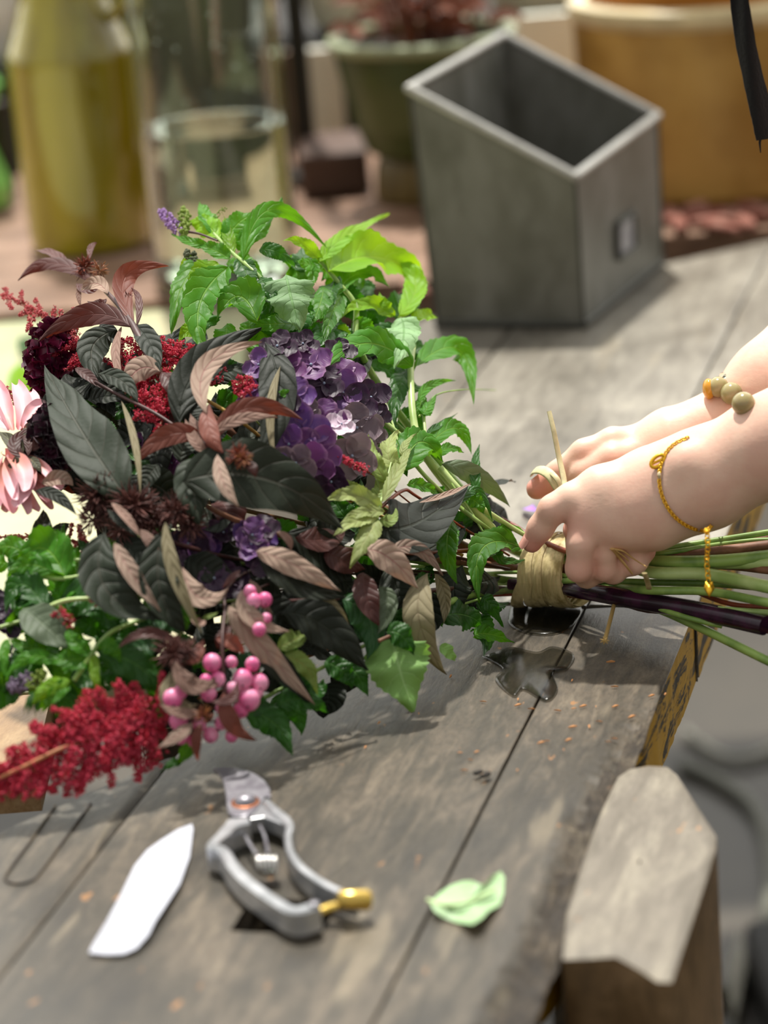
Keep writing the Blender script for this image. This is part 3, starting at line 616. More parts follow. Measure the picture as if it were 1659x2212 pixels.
# --- dark foliage branches
s=branch('dark_foliage_branch','maroon leaved branch with rusty bud cluster reaching up at the upper left','foliage branch',(284,700,0),G)
long_stem(s,[(228,630,.02),(257,660,.02),(284,698,.02),(304,735,.018),(338,795,.014),(420,870,-.01),(600,1000,-.05),(900,1130,-.04)],n2,[(1430,1207,.046),(1560,1190,.05),(1659,1178,.052),(1740,1168,.052)],24,M_stb)
mb=MB(); P=stempath([hull(x,y,d) for x,y,d in ((229,630,.022),(257,660,.022),(284,698,.022),(304,735,.02),(338,795,.016))]); mb.tube(P,[.0012+.0018*i/len(P) for i in range(len(P))],8); mb.build('upper_stem',M_std,s)
for a in [('maroon',205,612,115,568,39,604,38,10,.022),('maroon',152,578,112,548,74,541,26,20,.018),('maroon',194,560,196,535,210,524,14,0,.02),('mauvel',233,634,206,612,174,628,36,0,.026),('maroon',230,645,212,655,188,650,18,0,.024),('mauve',172,615,170,640,175,662,12,0,.016),
 ('maroonl',290,702,270,600,362,573,48,15,.024),('maroon',280,704,190,680,82,738,52,-10,.026),('black',292,700,322,740,346,800,50,0,.02),('dark',252,712,200,750,212,814,70,0,.016),('mauve',262,705,250,765,266,826,22,20,.018),
 ('maroon',295,705,300,650,282,620,16,0,.022),('black',215,700,240,720,258,760,30,0,.01),('maroon',165,612,190,625,215,618,26,0,.018)]: L(s,*a)
spiky(s,182,578,34,M_rust,90,d=.024,thick=.045); spiky(s,215,585,26,M_rustg,50,d=.024,thick=.05); spiky(s,275,640,15,M_rust,24,d=.022,thick=.06)
s=branch('dark_foliage_branch','dark branch with one very large grey green leaf at the left, brown seed heads below','foliage branch',(230,900,.02),G)
long_stem(s,[(285,1065,.02),(330,1110,.0),(500,1150,-.03),(900,1210,-.04)],n3,[(1400,1275,.034),(1530,1278,.036),(1659,1302,.04),(1740,1315,.04)],20,M_stg)
L(s,'dark',272,1072,175,930,96,787,138,0,.03,.034,shape='ovate',fold=.35,serr=.02); L(s,'oliveb',262,866,292,960,303,1068,16,0,.033,serr=.03,fold=.1,twist=0)
for a in [('dark',342,1004,320,1030,300,1068,44,0,.01),('maroonl',442,950,365,940,290,1003,48,-10,.03),('mauve',441,956,425,925,411,893,28,0,.03),('maroon',346,802,372,830,386,870,42,0,.018),('mauvel',344,802,300,798,268,846,60,0,.02),
 ('dark',208,808,262,822,298,868,42,0,.022),('maroon',162,795,190,812,218,838,24,0,.02),('black',75,1060,120,1070,165,1112,30,0,.016),('mauvel',90,1045,130,1035,158,1050,38,0,.012),('mauve',240,1085,275,1120,304,1162,20,0,.036),('black',232,1100,262,1130,300,1160,18,0,.03),
 ('maroon',388,870,360,900,330,905,40,0,.0),('black',85,890,110,860,120,850,30,0,.006),('dark',95,1210,92,1150,94,1100,46,0,-.012),('dark',150,1130,115,1170,128,1215,40,0,-.016)]: L(s,*a)
spiky(s,215,1068,62,M_brownfl,240,d=.02,thick=.035); spiky(s,290,1095,62,M_brownfl,240,d=.022,thick=.035); spiky(s,200,1120,45,M_brownfl,90,d=.012,thick=.04); spiky(s,262,1145,50,M_brownfl,100,d=.012,thick=.04)
stem(s,[(205,825,.03),(250,850,.02),(330,890,.02),(385,925,.02),(440,955,.024)],8,M_std,taper=1)
s=branch('dark_foliage_branch','foreground branch with long pale mauve folded leaf and gold bud cluster','foliage branch',(470,950,.04),G)
stem(s,[(478,975,.045),(500,1000,.02),(620,1080,-.02),(900,1180,-.03),(1100,1230,-.02)],12,M_std)
for a in [('black',388,912,430,795,566,706,86,0,.024),('mauvel',446,892,448,790,566,738,48,0,.05,.04),('maroonl',452,870,452,930,482,978,42,0,.046),('maroonl',456,955,540,880,656,908,46,10,.036),('mauve',460,940,520,905,600,900,28,0,.038),('mauvel',470,980,482,1040,516,1094,34,0,.052),
 ('maroon',528,998,545,1010,552,1032,24,0,.046),('black',400,915,415,880,440,850,56,0,.018),('maroon',478,985,455,960,440,940,26,0,.04),('mauve',448,980,420,950,400,905,26,0,.03),('black',572,738,600,850,562,1002,84,0,.014),('oliveb',606,790,584,890,596,1000,20,0,.021,.021),('mint',630,860,615,850,600,845,26,0,.02)]: L(s,*a)
spiky(s,515,985,32,M_rust,80,d=.048,thick=.05); spiky(s,524,992,26,M_rustg,50,d=.05,thick=.05)
s=branch('dark_foliage_branch','dark branch with the broad grey green leaf at the centre of the bouquet','foliage branch',(560,1060,.03),G)
long_stem(s,[(400,1060,.02),(500,1120,0),(700,1180,-.03),(950,1210,-.03)],n2,[(1420,1225,.040),(1560,1222,.042),(1659,1232,.044),(1740,1240,.044)],18,M_stb)
L(s,'dark',395,1040,575,1035,742,1143,172,0,.034,.03,shape='ovate',fold=.22,serr=.02)
L(s,'dark',452,975,420,1040,432,1130,92,0,.026); L(s,'black',815,1135,900,1130,1012,1046,150,0,.014,.018,shape='ovate',serr=.02,fold=.15); L(s,'mauvel',905,1086,965,1068,1018,1044,14,0,.021,.021)
for a in [('black',620,1150,700,1200,760,1260,90,0,-.004),('dark',390,1000,400,960,430,930,50,0,.01),('maroon',640,1160,700,1165,745,1140,60,0,.004),('mauve',598,1148,622,1165,628,1190,18,0,.02),('black',1000,1130,940,1180,860,1210,70,0,-.006),('black',340,1120,380,1100,420,1080,60,0,.0)]: L(s,*a)
spiky(s,380,1105,50,M_brownfl,190,d=.02,thick=.035); spiky(s,410,1130,46,M_brownfl,110,d=.016,thick=.04); spiky(s,330,1120,50,M_brownfl,110,d=.014,thick=.04)
s=branch('dark_foliage_branch','lower branch with two long dark leaves folded to show mauve undersides','foliage branch',(320,1240,.03),G)
stem(s,[(330,1150,.02),(400,1180,.0),(600,1220,-.03),(1000,1245,-.03)],11,M_std)
L(s,'dark',226,1148,230,1275,358,1338,96,0,.028,.02,fold=.5); L(s,'mauvel',248,1172,285,1240,348,1322,38,0,.034,.028); L(s,'dark',352,1150,345,1270,402,1368,84,0,.032,.02,fold=.4); L(s,'oliveb',357,1128,378,1240,437,1368,32,0,.038,.028,serr=.03,twist=.2)
for a in [('mauve',303,1143,325,1170,346,1206,26,0,.03),('mauvel',394,1224,430,1290,493,1270,52,0,.02),('mauve',440,1340,430,1345,410,1335,20,0,.024),('black',400,1200,450,1230,520,1250,70,0,-.002),('olive',436,1335,455,1330,472,1322,12,0,.02),('black',250,1160,300,1200,330,1260,60,0,.01)]: L(s,*a)
s=branch('dark_foliage_branch','branch with curled mauve leaves hanging right of centre above the pale leaf','foliage branch',(850,1240,.01),G)
long_stem(s,[(780,1190,.01),(900,1195,.0),(1000,1190,0),(1060,1185,0)],n1,[(1420,1240,.03),(1560,1300,.03),(1659,1312,.032),(1730,1318,.03)],12,M_str)
for a in [('mauvel',788,1188,840,1205,904,1272,66,0,.024),('mauvel',838,1196,900,1185,958,1244,36,0,.02),('maroon',786,1236,792,1290,819,1352,56,0,.012),('cupped',820,1265,838,1310,815,1370,44,0,.008),('mauvel',552,1190,630,1218,738,1277,54,0,.028),('black',560,1200,640,1260,740,1290,60,0,.018),
 ('oliveb',925,1236,905,1340,966,1458,68,0,.012,.006),('oliveb',940,1240,962,1290,958,1350,34,30,.008),('maroon',700,1190,740,1210,790,1230,60,0,.004),('black',840,1220,860,1280,880,1330,80,0,-.008),('black',1000,1220,980,1280,1010,1330,80,0,-.01),('black',900,1280,930,1330,900,1380,70,0,-.012)]: L(s,*a)
s=branch('dark_foliage_branch','low branch with blackish leaves drooping toward the bench near the pink berries','foliage branch',(700,1340,.0),G)
long_stem(s,[(600,1300,.0),(800,1290,-.01),(1000,1270,-.01)],n4,[(1400,1318,.014),(1550,1318,.018),(1700,1340,.02)],14,M_std)
for a in [('green',740,1295,800,1340,792,1424,92,0,.002),('oliveb',680,1284,715,1315,762,1368,38,0,.012),('black',612,1325,700,1352,797,1448,96,0,.012),('mauvel',523,1272,545,1335,628,1364,40,0,.026),('mauvel',494,1308,560,1390,682,1524,54,0,.026,.012),('black',535,1400,600,1440,682,1532,56,0,.016,.008),
 ('black',560,1300,600,1330,640,1380,80,0,-.002),('oliveb',505,1300,520,1350,560,1400,50,0,.016),('maroonl',468,1380,500,1388,528,1412,34,0,.024),('black',640,1270,700,1290,760,1330,80,0,-.006),('maroon',500,1350,480,1380,470,1400,30,0,.02),('mauve',540,1250,560,1290,590,1330,26,0,.014)]: L(s,*a)
s=branch('dark_foliage_branch','small branch with starry brown tuft and maroon leaves around the pink berries','foliage branch',(390,1420,.02),G)
stem(s,[(485,1500,.03),(480,1400,.03),(485,1330,.02),(500,1260,.0),(620,1220,-.03),(1000,1240,-.03)],9,M_std)
for a in [('maroon',398,1398,320,1368,254,1402,26,0,.022),('mauve',374,1425,415,1480,470,1458,44,0,.032),('oliveb',370,1448,378,1512,428,1520,60,0,.026),('mauve',440,1537,390,1540,344,1520,26,0,.03),('mauvel',415,1560,385,1588,339,1616,30,0,.032),('maroonl',436,1562,424,1600,429,1646,24,0,.032),('maroonl',484,1495,500,1560,556,1598,42,0,.036),
 ('maroon',455,1516,500,1508,512,1468,24,0,.036),('maroonl',440,1380,420,1420,400,1425,30,0,.024),('mauve',420,1480,450,1480,480,1470,20,0,.03),('maroon',520,1230,500,1250,480,1270,16,0,.02)]: L(s,*a)
spiky(s,372,1412,48,M_brownfl,120,d=.026,thick=.04); spiky(s,405,1400,36,M_brownfl,70,d=.026,thick=.045); spiky(s,440,1545,26,M_rustg,46,d=.036,thick=.06)
# --- filler foliage: dark leaves inside the head, one sprig per quarter
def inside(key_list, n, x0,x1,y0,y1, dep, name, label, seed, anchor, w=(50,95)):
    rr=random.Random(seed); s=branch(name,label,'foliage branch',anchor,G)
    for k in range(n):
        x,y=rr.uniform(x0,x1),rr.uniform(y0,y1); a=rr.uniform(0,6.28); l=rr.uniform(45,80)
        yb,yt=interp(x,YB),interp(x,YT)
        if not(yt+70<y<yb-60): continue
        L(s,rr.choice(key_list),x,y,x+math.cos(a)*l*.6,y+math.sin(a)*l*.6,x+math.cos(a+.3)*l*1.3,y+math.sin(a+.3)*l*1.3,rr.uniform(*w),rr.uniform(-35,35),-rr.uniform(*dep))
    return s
inside(['black','mintd','dark'],34,420,900,740,1000,(.02,.06),'dark_foliage_branch','deep dark leaves behind the purple hydrangea, mostly hidden',21,(640,900,-.05))
inside(['black','mintd','dark','mintd'],44,150,480,760,1060,(.016,.05),'dark_foliage_branch','deep dark leaves behind the rosy astilbe and large grey leaf, mostly hidden',27,(300,900,-.04))
inside(['black','black','mintd'],26,170,340,830,1060,(.008,.03),'dark_foliage_branch','dark leaves filling the gap right of the large grey green leaf, mostly hidden',28,(270,950,-.02))
inside(['black','black','dark','maroon'],46,180,640,960,1300,(.012,.06),'dark_foliage_branch','deep shaded dark leaves behind the brown seed heads, mostly hidden',22,(400,1150,-.04))
inside(['black','black','mintd'],46,560,1080,1060,1340,(.012,.05),'dark_foliage_branch','deep shaded dark leaves behind the curled mauve leaves, mostly hidden',23,(800,1250,-.04))
inside(['black','black','mintd','green'],44,330,860,1300,1560,(.008,.05),'dark_foliage_branch','deep shaded dark leaves behind the blackish drooping leaves, mostly hidden',24,(600,1420,-.03))
inside(['mintd','mintd','mint'],70,10,380,1180,1500,(.003,.035),'mint_sprig','deep green mint leaves behind the bent pale stem, mostly hidden',25,(200,1360,-.03))
inside(['mintd','mintd','mint'],26,430,900,560,800,(.015,.05),'mint_sprig','deep green mint leaves in the shade of the top sprigs, mostly hidden',26,(650,680,-.03))

# ------------------------------------------------------------------ hydrangeas
def hyd_mat(name,c1,c2,edge):
    g=N(name); uv=g.coord('UV'); sp=g.n('SeparateXYZ'); g.l(uv,sp.inputs[0]); oi=g.n('ObjectInfo')
    v=g.math('MULTIPLY',g.math('ABSOLUTE',g.math('SUBTRACT',sp.outputs[1],.5)),2)
    nz=g.noise(g.coord('Object'),90,3)
    c=g.mix(g.math('MULTIPLY',g.math('ADD',oi.outputs['Random'],nz),.55),C(c1),C(c2)); c=g.mix(g.math('MULTIPLY',g.smooth(v,.6,1.0),.5),c,C(edge))
    fr=g.math('FRACT',g.math('SUBTRACT',g.math('MULTIPLY',sp.outputs[0],6),v)); vein=g.smooth(g.math('ABSOLUTE',g.math('SUBTRACT',fr,.5)),.42,.5)
    b=g.bsdf(c,.5,0,g.bump(vein,.3,.0006)); tl=g.n('BsdfTranslucent'); g.l(c,tl.inputs[0]); mx=g.n('MixShader'); mx.inputs[0].default_value=.22; g.l(b,mx.inputs[1]); g.l(tl.outputs[0],mx.inputs[2]); return g.done(mx.outputs[0])
M_hyd=hyd_mat('purple_hydrangea_petal','5a4696','743a68','a87ca0'); M_hydg=hyd_mat('greenish_mauve_hydrangea_petal','8a8078','6c5468','a89098'); M_hydl=hyd_mat('pale_lilac_petal','ecd9e6','d8b4d0','f4ecf4'); M_hydd=hyd_mat('dark_purple_petal','3a2040','2a1428','5c3c58')
M_eye=plain('floret_eye','9fb0c8',.5)
def floret(parent, x,y,wpx, rot, mat, d=.0, tilt=(0,0), cup=.25, seed=0):
    rr=random.Random(int(x*7+y)+seed); c=hull(x,y,d); n0=face_dir(c,up=.5); n0=(n0+CR*tilt[0]+CU*tilt[1]).normalized(); u=n0.orthogonal().normalized(); v=n0.cross(u); sz=wpx*1.14/F*(CP-c).length/2; mb=MB()
    for k in range(4):
        a=rot+k*math.pi/2+rr.uniform(-.15,.15); dr=u*math.cos(a)+v*math.sin(a); l=sz*rr.uniform(.88,1.12)
        rise=cup*l*rr.uniform(-.3,2.2)
        leaf_mesh(mb,c+n0*.0008,c+dr*l*.55+n0*rise*.35,c+dr*l+n0*rise,l*1.05,(n0-dr*.1).normalized(),.08,'round',0,curl=-.06,wav=.05,nl=9,nw=6,sd=rr.random()*9)
    f=mb.build('floret',mat,parent); e_=MB(); e_.ball(c+n0*.0012,sz*.07,8); e_.build('floret_eye',M_eye,f); return f
s=branch('hydrangea_head','purple and blue hydrangea head in the middle of the bouquet','hydrangea',(690,900,.01),G)
long_stem(s,[(790,870,-.02),(840,920,-.01),(940,1010,-.012),(1040,1120,-.01)],n5,[(1400,1205,.045),(1500,1215,.045),(1659,1216,.047),(1730,1215,.047)],28,M_stl)
FL=[(620,800,80,.2,M_hyd),(672,790,84,.9,M_hyd),(640,860,92,.5,M_hyd),(700,830,84,.1,M_hydd),(742,812,84,.7,M_hyd),(762,880,84,.3,M_hydd),(655,930,96,.8,M_hyd),(700,905,84,.4,M_hyd),(690,970,104,.15,M_hyd),(770,925,90,.6,M_hydg),(640,1000,84,.2,M_hydg),
 (760,985,92,.1,M_hydg),(680,1010,92,.7,M_hyd),(715,1040,76,.3,M_hydd),(610,870,70,.4,M_hydd),(625,960,76,.1,M_hyd),(735,760,64,.5,M_hydd),(800,860,76,.9,M_hydd),(800,935,64,.3,M_hydg),(600,750,76,.3,M_hydd),(560,790,64,.6,M_hyd),(540,850,60,.1,M_hyd),(560,770,40,.3,M_hydg),
 (620,1040,64,.8,M_hydd),(655,745,64,.2,M_hydd),(690,1060,64,.5,M_hydd),(740,850,84,.2,M_hyd),(668,890,56,.2,M_hydg),(788,975,60,.2,M_hydg),(600,1010,56,.2,M_hyd),(820,900,50,.5,M_hydd),(375,1000,60,.3,M_hyd),(300,965,60,.3,M_hyd),(330,930,50,.8,M_hyd),(400,965,50,.1,M_hydd)]
for i,(x,y,wp,ro_,mt) in enumerate(FL):
    floret(s,x,y,wp,ro_,mt,d=.004+.008*math.cos((x-690)/120)*math.cos((y-900)/160)+(i%3)*.002-(.014 if x<480 else 0),tilt=((x-690)/300,-(y-880)/300))
floret(s,738,918,58,.35,M_hydl,.024,(0,.3))
s=branch('hydrangea_head','shaded dark purple hydrangea head below the broad grey leaf','hydrangea',(440,1210,.0),G)
for i in range(22):
    rr=random.Random(50+i); x=400+rr.uniform(-110,170); y=1195+rr.uniform(-55,70)
    floret(s,x,y,rr.uniform(60,84),rr.random(),M_hydd if i%4 else M_hyd,d=-.004+rr.uniform(-.012,.006),tilt=(rr.uniform(-.4,.4),rr.uniform(-.4,.4)))
stem(s,[(440,1210,-.02),(600,1220,-.04),(1000,1240,-.03)],14,M_stg)
s=branch('hydrangea_head','small dark purple hydrangea piece at the far left edge','hydrangea',(10,1330,.0),G)
for i in range(4): floret(s,-14+i*13,1300+i*18,54,i*.3,M_hydd,d=-.002*i)
stem(s,[(0,1355,0),(50,1340,-.002),(200,1300,-.02),(1000,1240,-.03)],9,M_stl)

# ------------------------------------------------------------------ astilbe plumes
def astmat(n,a,b):
    g=N(n); c=g.mix(g.smooth(g.noise(g.coord('Object'),260,2),.35,.65),C(a),C(b)); q=g.bsdf(c,.55); tl=g.n('BsdfTranslucent'); g.l(c,tl.inputs[0]); mx=g.n('MixShader'); mx.inputs[0].default_value=.25; g.l(q,mx.inputs[1]); g.l(tl.outputs[0],mx.inputs[2]); return g.done(mx.outputs[0])
M_ast=astmat('crimson_astilbe','c42038','e4506c'); M_astd=astmat('deep_crimson_astilbe','a01c30','cc3850'); M_astp=astmat('coral_pink_astilbe','c44850','e07c80')
def florets(mb, c, r, rr, k=7):
    for _ in range(k):
        v=Vector((rr.gauss(0,1),rr.gauss(0,1),rr.gauss(0,1))).normalized(); o=v.orthogonal().normalized(); q=v.cross(o); a=c+v*r*.1; t=c+v*r*rr.uniform(.8,1.2); m_=c+v*r*.55; w_=r*.36
        mb.add([a,m_+o*w_,m_-o*w_*.5+q*w_*.87,m_-o*w_*.5-q*w_*.87,t],[(0,1,2),(0,2,3),(0,3,1),(4,2,1),(4,3,2),(4,1,3)])
def plume(parent, branches, mat, fr=7, dens=1.0, d=.004, seed=0, fn=hull, spread=1.0):
    """branches: (x0,y0,x1,y1,width) in the photo's frame; each is built as a spray with its own thickness"""
    rr=random.Random(seed); mb=MB(); sb=MB()
    for (x0,y0,x1,y1,w) in branches:
        A,B=fn(x0,y0,d+rr.uniform(-.004,.006)),fn(x1,y1,d+rr.uniform(-.002,.01)); Lp=math.hypot(x1-x0,y1-y0); W=w/F*(CP-A).length/2; ax=(B-A).normalized()
        sb.tube([A,(A+B)/2,B],[.0007,.0006,.0003],5)
        n=int(Lp*max(w,10)/ (fr*fr*1.0)*1.35*dens)+4
        for k in range(n):
            t=rr.random(); v=Vector((rr.gauss(0,1),rr.gauss(0,1),rr.gauss(0,1))); v-=ax*v.dot(ax); v=v.normalized()*W*(1-.55*t)*math.sqrt(rr.random())
            p=A.lerp(B,t)+v
            if p.z<TZ+.002: p.z=TZ+.002+rr.random()*.004
            florets(mb,p,fr/F*(CP-A).length*.66*rr.uniform(.7,1.3),rr)
    f=mb.build('florets',mat,parent,smooth=False,kind='stuff'); sb.build('side_stems',M_str,parent); return f
s=branch('astilbe_plume','large crimson astilbe plume lying on the bench at the lower left','astilbe',(200,1620,0),G)
br=[]
rr=random.Random(4)
spine=[(-30,1690),(60,1650),(150,1610),(250,1560),(330,1520)]
for i in range(46):
    t=(i+.5)/46; x=np.interp(t,[0,.25,.5,.75,1],[p[0] for p in spine]); y=np.interp(t,[0,.25,.5,.75,1],[p[1] for p in spine])
    up=i%2==0; ln=interp(t,[(0,26),(.15,55),(.4,105),(.7,120),(1,80)])*rr.uniform(.75,1.1)*(.8 if up else 1.0)
    a=(-2.35 if up else 2.05)+rr.uniform(-.4,.4)
    x1,y1=x+math.cos(a)*ln*.75,y+math.sin(a)*ln
    br.append((x,y,x1,min(y1,1735-max(0,(x1-150))*.32),44))
br+= [(345,1530,352,1462,26),(340,1560,358,1600,30),(330,1600,345,1640,28),(290,1580,300,1690,36),(240,1600,240,1700,36),(200,1620,170,1720,30),(150,1640,115,1715,26),(90,1650,60,1720,20),(250,1540,180,1490,36),(300,1530,260,1480,34),(200,1560,110,1530,34),(60,1660,52,1728,20),(28,1680,26,1730,18),(2,1690,4,1735,16),(330,1560,250,1640,60),(300,1600,180,1680,60),(345,1600,260,1650,60),(340,1540,300,1610,60),(280,1520,230,1580,60),(240,1640,150,1700,50),(190,1520,150,1580,50),(340,1640,300,1665,40),(220,1560,130,1600,60)]
plume(s,br,M_ast,8,1.35,.008,11)
stem(s,[(-20,1690,.012),(60,1652,.016),(130,1618,.016),(180,1600,.01),(300,1560,.004),(500,1480,-.03),(900,1330,-.03)],9,plain('tan_plume_stem','b87850',.6),taper=1)
s=branch('astilbe_plume','crimson astilbe tuft showing between the mint and the pink berries','astilbe',(350,1480,.0),G)
plume(s,[(352,1520,350,1452,30),(348,1500,362,1560,26)],M_ast,7,1.2,.01,12); stem(s,[(352,1500,0),(500,1400,-.04),(1000,1260,-.03)],5,M_stg)
s=branch('astilbe_plume','bright crimson astilbe plume between maroon leaves and mint, upper middle','astilbe',(360,780,0),G)
plume(s,[(440,800,270,740,60),(440,790,330,735,60),(460,800,350,760,70),(430,840,300,860,80),(440,820,290,800,60),(470,780,380,745,50),(380,880,290,900,60),(420,800,330,900,70),(300,870,280,760,50),(360,800,280,830,70),(480,800,400,830,60),(400,850,400,900,60),(350,910,330,950,30)],M_ast,8,1.0,.006,13)
stem(s,[(360,810,.0),(420,850,.002),(520,910,0),(700,1050,-.05),(1000,1200,-.03)],8,plain('ochre_plume_stem','b08c3c',.6),taper=1)
s=branch('astilbe_plume','small crimson astilbe tip beside the pale mauve folded leaf','astilbe',(530,820,0),G)
plume(s,[(510,850,545,815,36),(520,860,552,830,26),(505,830,530,812,24)],M_ast,7,1.3,.012,14); stem(s,[(520,850,0),(600,950,-.03),(1000,1200,-.03)],5,M_stg)
s=branch('astilbe_plume','little red astilbe tip lying on the lower right hydrangea petals','astilbe',(760,1000,0),G)
plume(s,[(792,1018,732,985,26),(790,1010,745,998,20)],M_ast,6,1.2,.026,15); stem(s,[(792,1018,.02),(840,1050,.0),(1000,1180,-.03)],5,M_str)
def sprayed(parent, main, sides, mat, fr, d, seed, w=13, wp=6):
    plume(parent,[(main[i][0],main[i][1],main[i+1][0],main[i+1][1],w) for i in range(len(main)-1)]+sides,mat,fr,2.0,d,seed)
    stem(parent,[(x,y,d) for x,y in main],wp,plain('pink_plume_stem','c07468',.6),taper=.5)
s=branch('astilbe_plume','slim coral pink astilbe plume pointing off the left edge, topmost at the left','astilbe',(90,690,0),G)
sprayed(s,[(170,735),(120,700),(60,660),(5,635)],[(60,662,66,708,15),(80,672,58,715,14),(90,680,75,645,15),(45,655,48,625,15),(110,695,85,665,14),(115,700,118,662,16),(130,705,132,670,14),(22,640,8,622,14),(70,665,40,680,16),(10,635,25,668,16),(165,720,160,665,18),(150,718,172,680,12)],M_astp,6,.006,16)
sprayed(s,[(330,830),(250,790),(200,760),(150,740)],[(190,750,205,720,20),(180,760,150,790,22),(200,770,150,785,20),(250,790,285,840,26),(210,770,220,725,24),(170,740,110,770,20),(195,780,140,800,18),(260,780,262,730,30)],M_astd,7,.0,17)
s=branch('astilbe_plume','pale coral astilbe plume behind the mint at the left, low down','astilbe',(120,1160,0),G)
sprayed(s,[(200,1180),(140,1165),(60,1160),(-10,1160)],[(130,1150,128,1132,16),(150,1160,156,1130,14),(180,1180,170,1135,22),(200,1200,160,1180,30),(190,1195,180,1160,24)],M_astp,6,-.03,18)
s=branch('astilbe_plume','coral astilbe bits above the pink dahlia at the left edge','astilbe',(20,840,0),G)
plume(s,[(60,860,-10,835,26),(40,870,10,850,24),(70,865,50,850,20)],M_astp,6,1.0,-.014,19); stem(s,[(60,860,-.014),(300,960,-.06),(1000,1200,-.03)],5,M_str)
s=branch('astilbe_plume','dark red seed tufts among the lower left mint leaves','astilbe',(140,1330,0),G)
plume(s,[(160,1345,112,1325,34),(150,1350,130,1310,24),(220,1310,190,1285,24),(270,1300,215,1300,22),(240,1270,210,1255,20)],M_astd,6,.9,.006,20); stem(s,[(150,1340,0),(350,1300,-.04),(1000,1240,-.03)],5,M_std)

# ------------------------------------------------------------------ pink dahlia
M_dah=(lambda g: g.done(g.bsdf(g.mix(g.smooth(g.noise(g.coord('Object'),50,3),.3,.7),g.ramp(g.math('ADD',(lambda sp:(g.l(g.coord('UV'),sp.inputs[0]),sp.outputs[0])[1])(g.n('SeparateXYZ')),0.0),[(0,C('c8805c')),(.35,C('e0a088')),(.7,C('eeb8c0')),(1,C('f6d4dc'))]),g.mix(g.n('ObjectInfo').outputs['Random'],C('f4ccd8'),C('d88c8c'))),.55,Subsurface_Weight=.1,Subsurface_Radius=(.003,.001,.001))))(N('dahlia_petal'))
LM['dah']=M_dah
s=branch('dahlia','pale pink and peach dahlia seen from behind at the left edge','dahlia',(20,960,.01),G)
def petal(x0,y0,xm,ym,x1,y1,w,d,tw=0,cu=.28): 
    return L(s,'dah',x0,y0,xm,ym,x1,y1,w*.85,rnd.uniform(-25,25),d,d,fold=.15,shape='petal',curl=-cu,twist=tw,serr=0,name='petal',wav=.03)
for q in [(30,930,15,880,-5,830,50,.0),(40,930,50,880,36,832,44,.008),(50,925,70,890,92,872,34,.012),(60,930,80,900,96,885,24,.006),(20,930,-15,880,-30,850,50,.004),(45,930,70,880,66,848,30,-.004),
 (30,990,40,1040,60,1112,40,.004),(40,990,75,1045,105,1085,40,-.002),(20,1000,15,1050,30,1110,52,.008),(50,990,100,1030,138,1052,40,.0),(10,985,40,1010,50,1062,54,.018),(30,985,60,1030,30,1095,46,.012),(0,990,-15,1040,0,1095,50,.004),(55,985,95,1010,120,1045,26,.01),
 (60,1000,85,1050,115,1100,30,-.008),(0,980,-20,1010,-25,1060,50,.012),(5,1000,20,1060,8,1105,40,-.002),(60,980,110,1020,160,1035,32,-.01),(45,1000,50,1060,85,1105,34,-.01),(30,985,25,1020,38,1080,40,.016),(-10,930,-30,910,-60,900,40,.0),(-10,1000,-40,1030,-60,1070,40,.0)]: petal(*q)
M_cal=leafmat('dahlia_sepals','3c3a24','4a4c30','5c5020',.1,.5)
LM['cal']=M_cal; 
for q in [(45,985,30,960,-5,930,34,.016),(50,985,40,1000,10,1010,30,.018),(60,975,65,945,50,925,26,.018),(60,985,75,1000,90,1020,22,.016)]: L(s,'cal',*q[:7],0,q[7],name='sepal')
for q in [(62,990,30,960,70,920,28,.022),(70,975,85,950,92,930,24,.02),(60,985,60,950,45,940,20,.022)]: L(s,'maroon',*q[:7],0,q[7],name='sepal')
mb=MB(); mb.ball(hull(52,978,.008),.008,14,(1.2,.8,1)); mb.build('calyx',plain('dark_calyx','2c2418',.6),s)
stem(s,[(55,985,.01),(130,1010,.0),(300,1050,-.04),(1000,1210,-.03)],15,plain('brown_dahlia_stem','6f5030',.5))

# ------------------------------------------------------------------ dark burgundy scabious heads
M_bur=(lambda g: g.done(g.bsdf(g.mix(g.smooth(g.noise(g.coord('Object'),240,2),.4,.65),C('3c0a26'),C('1c0614')),.35,Sheen_Weight=.2)))(N('burgundy_petals'))
M_burl=plain('wine_red_petals','6b1238',.4,var=.4,nscale=150,col2='4a0c2c')
def scab(label,x,y,rx,ry,n,mat,seed,d):
    rr=random.Random(seed); s=branch('burgundy_scabious',label,'flower',(x,y,d),G); c=hull(x,y,d-.012); D=(CP-c).length; ax,ay=rx/F*D,ry/F*D; core=MB()
    core.ball(c,1,16,(ax*.8,min(ax,ay)*.8,ay*.8)); core.build('flower_core',mat,s); mb=MB()
    for k in range(n):
        v=Vector((rr.gauss(0,1),rr.gauss(0,1)-.5,rr.gauss(0,1))).normalized(); p=c+CR*v.x*ax*.9+CU*v.z*ay*.9+Vector((0,v.y*min(ax,ay)*.9,0))
        n0=(p-c).normalized(); u=n0.orthogonal().normalized(); w_=n0.cross(u); ph=rr.random()*6; r=.0042*rr.uniform(.7,1.2); rows=[]
        for i in range(4):
            q=i/3; rows.append([p+(u*math.cos(a)+w_*math.sin(a))*r*(.25+q*.8)*(1+.18*math.sin(a*4+ph)*q)+n0*r*(q*1.1+.3*q*math.sin(a*3+ph)) for a in [j*2*math.pi/10 for j in range(10)]])
        mb.grid(rows,True)
    mb.build('ruffled_petals',mat,s,kind='stuff'); stem(s,[(x+20,y,-.02),(x+200,y+60,-.05),(1000,1200,-.03)],9,M_stg); return s
scab('nearly black burgundy pompon flower right of the pink dahlia',132,955,66,82,150,M_bur,31,.014)
scab('wine red pompon flower above the burgundy one, left of the large grey leaf',112,780,46,84,110,M_burl,32,.002)

